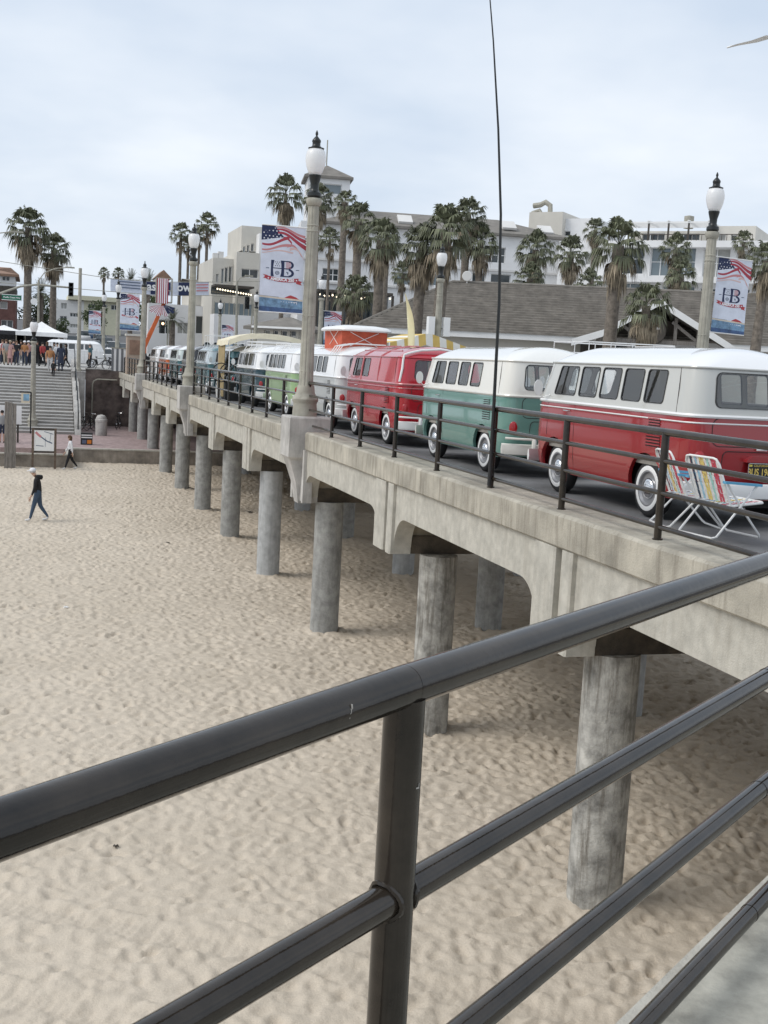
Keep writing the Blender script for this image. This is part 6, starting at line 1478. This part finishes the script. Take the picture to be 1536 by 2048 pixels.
for k in range(3): brect(236, 280, .12+.22*k, .20+.22*k, 1, m); brect(392, 416, .15+.22*k, .24+.22*k, 2, m)
m.build('print', ['print_navy', 'print_slate', 'print_rose'], t, 0)
for px, py, tx, sz in ((300, 571, 'Jas', 1.15), (368, 573, 'ow', 1.1)):
    m = MB(); v = bp(px, py); add_text(m, tx, sz, frame((v.x, -.10, v.z-.12), (1,0,.03), (0,0,1)), 0, .03); m.build('lettering', 'white_paint', t, 0)
# orange boom lift with a flag-draped bucket
mat('boom_orange', (.62, .13, .03), .45, var=.1)
P = at_plane(288, 700, 1, 112)
t = thing('boom_lift', 'orange boom lift arm holding up the flag-draped bucket', 'boom lift', (P.x, 112, .06))
def rl(px, py): return at_plane(px, py, 1, 112)-Vector(t.location)
a, b, c = rl(288, 696), rl(300, 655), rl(328, 606)
m = MB(); m.box(-.9, .5, -1, 1, .2, 1.2); m.build('chassis', 'dark', t)
m = MB(); d = (c-a).normalized(); nn = Vector((d.z, 0, -d.x)); m.obox((a+c)/2, d*((c-a).length/2), Vector((0, .18, 0)), nn*.17); m.build('boom', 'boom_orange', t)
a2, c2 = rl(296, 672), rl(318, 628); d = (c2-a2).normalized(); m = MB(); m.obox((a2+c2)/2+Vector((0, .3, 0)), d*((c2-a2).length/2), Vector((0, .10, 0)), Vector((d.z, 0, -d.x))*.10); m.build('lift_ram', 'boom_orange', t)
m = MB(); m.obox(a+Vector((0, 0, -.5)), (0, 0, .6), (.2, 0, 0), (0, .22, 0)); m.build('riser', 'boom_orange', t)
m = MB(); e = rl(327, 606); m.box(e.x-.7, e.x+.75, -.4, .4, e.z, e.z+.12); m.build('bucket_floor', 'lamp_column', t)
m = MB()
e0, e1 = rl(313, 556), rl(343, 606)
for sx in (e0.x, e1.x): 
    for sy in (-.4, .4): m.tube([(sx, sy, e1.z), (sx, sy, e0.z)], .04, 6)
for z in (e0.z, (e0.z+e1.z)/2): m.tube([(e0.x, -.4, z), (e1.x, -.4, z), (e1.x, .4, z), (e0.x, .4, z)], .03, 6, closed=True)
m.build('bucket_rail', 'lamp_column', t)
t2 = thing('draped_flag', 'red and white striped flag hanging from the boom bucket', 'flag', tuple(at_plane(313, 606, 1, 111.4)))
w = at_plane(336, 580, 1, 111.4).x-at_plane(313, 580, 1, 111.4).x; hh = at_plane(320, 556, 1, 111.4).z-at_plane(320, 606, 1, 111.4).z
m = MB()
for k in range(11):
    x0, x1 = w*k/11, w*(k+1)/11; o0, o1 = .05*math.sin(k*1.4), .05*math.sin((k+1)*1.4); m.add([(x0, o0, 0), (x1, o1, 0), (x1, o1, hh), (x0, o0, hh)], [(0,1,2,3)], k % 2)
m.build('cloth', ['print_red', 'print_white'], t2, 0)
for k in range(9):       # bunting fringes fanning out below
    a = R(-62+k*16); m = MB()
    for q in range(4):
        r0, r1 = .25, 1.25+.2*(k % 2); a0 = a+R(-7+3.5*q); a1 = a0+R(3.4); m.add([(w/2+r0*math.sin(a0), .1, -.05-r0*math.cos(a0)*.7), (w/2+r0*math.sin(a1), .1, -.05-r0*math.cos(a1)*.7), (w/2+r1*math.sin(a1), .1, -.05-r1*math.cos(a1)*.8), (w/2+r1*math.sin(a0), .1, -.05-r1*math.cos(a0)*.8)], [(0,1,2,3)], q % 2 if k < 6 else 2)
    m.build('bunting_tail', ['print_red', 'print_white', 'print_navy'], t2, 0)
# striped barriers and the tan kiosk at the shore end of the deck
P = at_plane(237, 722, 1, 78)
t = thing('striped_barrier', 'grey and white striped panel screen at the shore end of the railing', 'barrier', (P.x, 78, 0))
for k in range(8):
    m = MB(); m.box(-.45+k*.15, -.45+k*.15+.145, -.03+.015*(k % 2), .03, .1, 1.55); m.build('slat', 'white_paint' if k % 2 else 'car_grey', t)
m = MB(); m.box(-.5, .80, -.05, .05, 1.552, 1.62); m.build('top_rail', 'lamp_column', t)
P = at_plane(277, 700, 1, 76)
t = thing('tan_kiosk', 'small tan booth behind the third lamp post', 'kiosk', (P.x-.25, 76, -.07)); mat('booth_tan', (.40, .31, .24), .8, var=.1)
m = MB(); m.box(-.5, .5, -.5, .5, 0, 2.45); m.build('booth', 'booth_tan', t); m = MB(); m.box(-.58, .58, -.58, .58, 2.452, 2.58); m.build('booth_roof', 'stucco_beige', t); m = MB(); m.box(-.35, .35, -.53, -.502, 1.3, 2.2); m.build('shutter', 'roof_brown', t)

# ------------------------------------------------------------------ people
for k_, c_ in dict(cl_black=(.012, .012, .014), cl_jeans=(.045, .075, .12), cl_white=(.72, .72, .74), cl_pink=(.46, .27, .25), cl_navy=(.03, .04, .07), cl_grey=(.28, .28, .28), cl_lightgrey=(.5, .5, .5), cl_orange=(.36, .17, .07), cl_khaki=(.36, .30, .22), hair_brown=(.10, .055, .03), hair_dark=(.02, .016, .014), shoe_white=(.6, .6, .6), cl_teal=(.06, .13, .15), cl_red=(.35, .05, .05)).items(): mat(k_, c_, .85, var=0)
def person(label, loc, rz, h=1.72, top='cl_black', legs='cl_jeans', shoes='dark', hair='hair_dark', hat=None, stride=.0, arm=.0, head=(0, 0), bare_arm=False, skirt=None, longhair=False, bag=None, name='person', bend=0., bare_leg=False):
    t = thing(name, label, 'person', loc, rz, None); s = h/1.74
    V = []; E = []; RR = []; MT = []
    def v(p, r): V.append(Vector(p)*s); RR.append((r[0]*s, r[1]*s) if isinstance(r, tuple) else (r*s, r*s)); return len(V)-1
    def e(a, b, mt): E.append((a, b)); MT.append(mt)
    pel = v((0, 0, .97), (.165, .14)); wai = v((0, .0, 1.12), (.16, .14)); che = v((0, .01+bend*.4, 1.32), (.19, .155)); nb = v((0, .0+bend*.8, 1.455), (.085, .075)); nk = v((0, .02+bend+head[1]*.3, 1.52), .056)
    hd = v((0, .035+bend+head[1]*.7, 1.60), (.075, .085)); ht = v((0, .04+bend+head[1], 1.675), (.070, .080))
    e(pel, wai, 'T'); e(wai, che, 'T'); e(che, nb, 'T'); e(nb, nk, 'S'); e(nk, hd, 'S'); e(hd, ht, 'S')
    hands = []
    for sg in (-1, 1):
        sw = arm*sg; sh = v((sg*.185, bend*.7, 1.40), (.078, .075)); el = v((sg*.235, sw*.16+bend*.5, 1.12), .058); wr = v((sg*.225, sw*.36+.06+bend*.4, .88), .034); hn = v((sg*.215, sw*.44+.09+bend*.4, .80), (.022, .042)); tip = v((sg*.21, sw*.48+.10+bend*.4, .735), (.016, .034))
        e(che, sh, 'T'); e(sh, el, 'T'); e(el, wr, 'S' if bare_arm else 'T'); e(wr, hn, 'S'); e(hn, tip, 'S'); hands.append((hn, tip, sg))
        st = -stride*sg; hp = v((sg*.095, 0, .92), (.115, .115)); kn = v((sg*.10, st*.26+.02*abs(stride)+.02, .50), .076); an = v((sg*.10, st*.62-(.10 if st < 0 else 0), .09+(.05 if st < -.1 else 0)), .043); he = v((sg*.10, st*.62+.03-(.10 if st < 0 else 0), .045+(.03 if st < -.1 else 0)), (.042, .04)); to = v((sg*.11, st*.62+.17-(.08 if st < 0 else 0), .035), (.036, .028))
        e(pel, hp, 'L'); e(hp, kn, 'L'); e(kn, an, 'K' if bare_leg else 'L'); e(an, he, 'B'); e(he, to, 'B')
    me = bpy.data.meshes.new('body'); me.from_pydata(V, E, []); o = bpy.data.objects.new('body', me); col.objects.link(o)
    md = o.modifiers.new('skin', 'SKIN'); md.use_smooth_shade = True; md.branch_smoothing = .3
    lay = me.skin_vertices[0].data
    for i, r in enumerate(RR): lay[i].radius = r; lay[i].use_root = (i == 0)
    sb = o.modifiers.new('sub', 'SUBSURF'); sb.levels = sb.render_levels = 1
    ev = o.evaluated_get(bpy.context.evaluated_depsgraph_get()); nm = bpy.data.meshes.new_from_object(ev); bpy.data.objects.remove(o)
    nm.name = 'body'; names = {'T': top, 'S': 'skin', 'L': legs, 'K': 'skin', 'B': shoes}; keys = list(names); nm.materials.clear()
    for k in keys: nm.materials.append(MATS[names[k]])
    A = np.array([V[a] for a, b in E]); B = np.array([V[b] for a, b in E]); D = B-A; LL = (D*D).sum(1)
    for p in nm.polygons:
        c = np.array(p.center); tt = np.clip(((c-A)*D).sum(1)/LL, 0, 1); ds = ((c-(A+D*tt[:, None]))**2).sum(1); p.material_index = keys.index(MT[int(ds.argmin())])
    # nose, ears and fingers join the same mesh
    bm = bmesh.new(); bm.from_mesh(nm); si = keys.index('S'); H = V[hd]
    def blob(c, r):
        g = bmesh.ops.create_icosphere(bm, subdivisions=1, radius=1, matrix=Matrix.Translation(c) @ Matrix.Diagonal((*r, 1)))
        for vv in g['verts']:
            for f in vv.link_faces: f.material_index = si; f.smooth = True
    blob(H+Vector((0, .085, .0))*s, (.013, .02, .022)); blob(H+Vector((-.078, 0, .0))*s, (.012, .02, .03)); blob(H+Vector((.078, 0, .0))*s, (.012, .02, .03))
    for hn, tip, sg in hands:
        d = (V[tip]-V[hn])
        for q in range(4):
            b0 = V[tip]+Vector((0, (-.026+.0175*q), 0))*s; b1 = b0+d.normalized()*(.055, .07, .066, .05)[q]*s
            g = bmesh.ops.create_cone(bm, segments=6, radius1=.0095*s, radius2=.007*s, depth=(b1-b0).length+.02, cap_ends=True, matrix=Matrix.Translation((b0+b1)/2) @ (b1-b0).to_track_quat('Z', 'Y').to_matrix().to_4x4())
            for vv in g['verts']:
                for f in vv.link_faces: f.material_index = si
        b0 = V[hn]+Vector((0, .035, 0))*s; b1 = b0+Vector((0, .035, -.04))*s
        g = bmesh.ops.create_cone(bm, segments=6, radius1=.011*s, radius2=.008*s, depth=(b1-b0).length+.01, cap_ends=True, matrix=Matrix.Translation((b0+b1)/2) @ (b1-b0).to_track_quat('Z', 'Y').to_matrix().to_4x4())
        for vv in g['verts']:
            for f in vv.link_faces: f.material_index = si
    bm.to_mesh(nm); bm.free(); link('body', nm, t)
    hc = V[ht]+Vector((0, -.015, -.02))*s
    m = MB(); pr = [(.089, -.05), (.096, 0), (.088, .045), (.055, .078), (.01, .09)]; m.lathe([(a*s, b*s) for a, b in pr], 14, tuple(hc))
    if longhair: m.lathe([(.05*s, -.26*s), (.085*s, -.16*s), (.095*s, -.04*s), (.09*s, .03*s)], 12, tuple(hc+Vector((0, -.035, 0))*s))
    m.build('hair', hair, t, 60)
    if hat:
        m = MB(); m.lathe([(a*s*1.06, b*s) for a, b in [(.098, .0), (.099, .03), (.088, .07), (.05, .10), (.01, .108)]], 14, tuple(hc)); c = hc+Vector((0, .12, .005))*s; m.obox(c, Vector((.07, 0, 0))*s, Vector((0, .06, -.012))*s, Vector((0, 0, .006))*s); m.build('cap', hat, t, 50)
    if skirt: m = MB(); m.lathe([(.20*s, .50*s), (.19*s, .7*s), (.165*s, 1.0*s), (.15*s, 1.1*s)], 14, (0, .01, 0), caps=False); m.build('skirt', skirt, t, 60)
    if bag: m = MB(); m.obox(Vector((0, -.19, 1.22))*s, Vector((.15, 0, 0))*s, Vector((0, .08, 0))*s, Vector((0, 0, .22))*s); m.build('backpack', bag, t)
    return t
man = person('person in black hoodie, jeans and white cap walking across the sand', (.19, 40.2, sand_z(40)), R(82), 1.76, 'cl_black', 'cl_jeans', 'shoe_white', 'cl_lightgrey', 'cl_white', stride=.36, arm=-.2, head=(0, .08), bend=.07)
m = MB(); m.lathe([(.10, 1.40), (.13, 1.46), (.12, 1.53), (.085, 1.55)], 12, (0, -.03, 0)); m.build('hood', 'cl_black', man)
person('person in white top and black leggings walking by the low wall', (1.72, 57.1, sand_z(57)), R(95), 1.62, 'cl_white', 'cl_black', 'shoe_white', 'hair_brown', stride=.42, arm=.4, longhair=True, bend=.02)
p = at_plane(4, 886, 2, ZP); person('person in dark shorts at the left edge behind the timber post', (p.x, p.y, ZP), R(10), 1.7, 'cl_grey', 'cl_navy', 'dark', bare_leg=True)
CROWD = [(20, 728, 'person in pink dress and sun hat at the top of the stairs', 'cl_pink', 'cl_pink', 'cl_khaki', None, 'cl_pink', 1.66, 180), (42, 724, 'person in white shirt with black bag and pale trousers above the stairs', 'cl_white', 'cl_lightgrey', None, 'cl_black', None, 1.74, 5),
 (57, 725, 'person in pink shirt and dark jeans with white cap above the stairs', 'cl_pink', 'cl_navy', 'cl_white', None, None, 1.70, 20), (66, 725, 'person in white shirt and blue jeans beside the stair lamp', 'cl_white', 'cl_jeans', None, None, None, 1.72, -20),
 (33, 722, 'person in black between the pink dress and the black bag', 'cl_black', 'cl_navy', None, None, None, 1.68, 170), (85, 722, 'person in red top behind the stair lamp', 'cl_red', 'cl_black', None, None, None, 1.66, 30), (94, 722, 'person in black jacket at the tent front', 'cl_black', 'cl_grey', None, None, None, 1.72, 10), (114, 720, 'person in white shirt beside the white plaza van', 'cl_white', 'cl_lightgrey', None, None, None, 1.70, 190),
 (12, 722, 'person in grey at the left edge of the plaza', 'cl_grey', 'cl_khaki', None, None, None, 1.72, 0), (132, 722, 'person in dark clothes in front of the white plaza van', 'cl_black', 'cl_black', None, None, None, 1.66, 90), (180, 726, 'person in teal jacket beside the plaza bicycles', 'cl_teal', 'cl_black', 'cl_grey', None, None, 1.72, 60),
 (27, 721, 'person in navy top behind the pink dress', 'cl_navy', 'cl_khaki', None, None, None, 1.75, 10), (49, 720, 'person in orange top between the black bag and the pink shirt', 'cl_orange', 'cl_navy', 'cl_white', None, None, 1.68, 175), (74, 720, 'person in black hidden partly by the stair lamp', 'cl_black', 'cl_black', None, None, None, 1.74, 0), (5, 726, 'person in white shirt cut by the left edge of the plaza', 'cl_white', 'cl_navy', None, 'cl_red', None, 1.7, 20), (108, 721, 'person in grey shirt between the dark coat and the tent', 'cl_grey', 'cl_jeans', None, None, None, 1.72, 185)]
for i, (px, py, lb, tp, lg, hat, bag, sk, h, rz) in enumerate(CROWD):
    P = at_plane(px, py, 1, 83.2+1.4*(i % 4)); person(lb, (P.x, P.y, .06), R(rz), h, tp, lg, 'dark', 'hair_dark' if i % 2 else 'hair_brown', hat, stride=.3*(i % 2), arm=.3*(i % 3), bag=bag, skirt=sk, longhair=(i % 3 == 0), bare_arm=(i % 2 == 0))
def on_step(px, k): y, z = SY[k]; P = at_plane(px, 740, 1, y+.17); return (P.x, y+.17, z)
person('person in black and orange striped jersey and pale trousers on the upper stairs', on_step(100, 18), R(175), 1.80, 'cl_orange', 'cl_lightgrey', 'dark', 'hair_dark', None, stride=.4, arm=.3)
person('person in long dark coat on the upper stairs, right of the striped jersey', on_step(121, 19), R(10), 1.82, 'cl_navy', 'cl_navy', 'dark', 'hair_dark', None, skirt='cl_navy', longhair=True)
person('small child in black on the upper stairs beside the striped jersey', on_step(107, 17), R(170), 1.05, 'cl_black', 'cl_black', 'dark', 'hair_dark', None, stride=.3)

# ------------------------------------------------------------------ gull at the top right
t = thing('gull', 'pale gull gliding in at the top right corner', 'bird', (8.10, 12.0, 5.36), R(-62))
mat('gull_white', (.72, .72, .70), .8, var=0); mat('gull_grey', (.85, .85, .83), .8, var=.1)
m = MB(); m.tube([(0, -.30, 0), (0, -.2, .01), (0, 0, 0), (0, .15, .02), (0, .24, .05), (0, .29, .05)], [.02, .05, .075, .06, .04, .015], 10); m.build('body', 'gull_white', t, 60)
for sg in (-1, 1):
    m = MB(); st = [(0, .0, .03, .10), (.2, .05, .09, .11), (.38, .03, .06, .09), (.55, -.05, .035, .05), (.66, -.10, .01, .012)]; vs = []; fs = []
    for x, y, z, c in st: vs += [(sg*x, y+c*.4, z), (sg*x, y, z+.012), (sg*x, y-c, z-.004), (sg*x, y, z-.010)]
    for k in range(len(st)-1):
        for j in range(4): fs.append((k*4+j, k*4+(j+1) % 4, k*4+4+(j+1) % 4, k*4+4+j))
    fs += [(0,1,2,3), tuple(len(vs)-4+j for j in range(4))]
    m.add(vs, fs); m.build('wing', ['gull_grey'], t, 50)
m = MB(); m.tube([(0, .28, .05), (0, .34, .035)], [.012, .004], 6); m.build('beak', 'amber', t)

# a few scraps on the sand
for k, (px, py, sz, mt, lb) in enumerate(((132, 1217, .09, 'white_paint', 'white paper scrap lying alone on the sand at the left'), (335, 1089, .10, 'dark', 'small dark seaweed clump on the sand near the columns'), (500, 1028, .16, 'dark', 'dark seaweed clump in the shade between two columns'), (232, 1690, .05, 'timber_dark', 'short dark twig on the sand below the top rail'))):
    P = at_plane(px, py, 2, -4.36); t = thing('beach_scrap', lb, 'litter', (P.x, P.y, sand_z(P.y)+.01), k*.7, 'scraps on the sand'); m = MB()
    for q in range(7): a = q*.9; m.obox((sz*.4*math.cos(a), sz*.4*math.sin(a), .012+.006*(q % 3)), (sz*.35*math.cos(a*2), sz*.35*math.sin(a*2), .006), (-sz*.12*math.sin(a*2), sz*.12*math.cos(a*2), 0), (0, 0, .006))
    m.build('scrap', mt, t, 0)['kind'] = 'stuff'
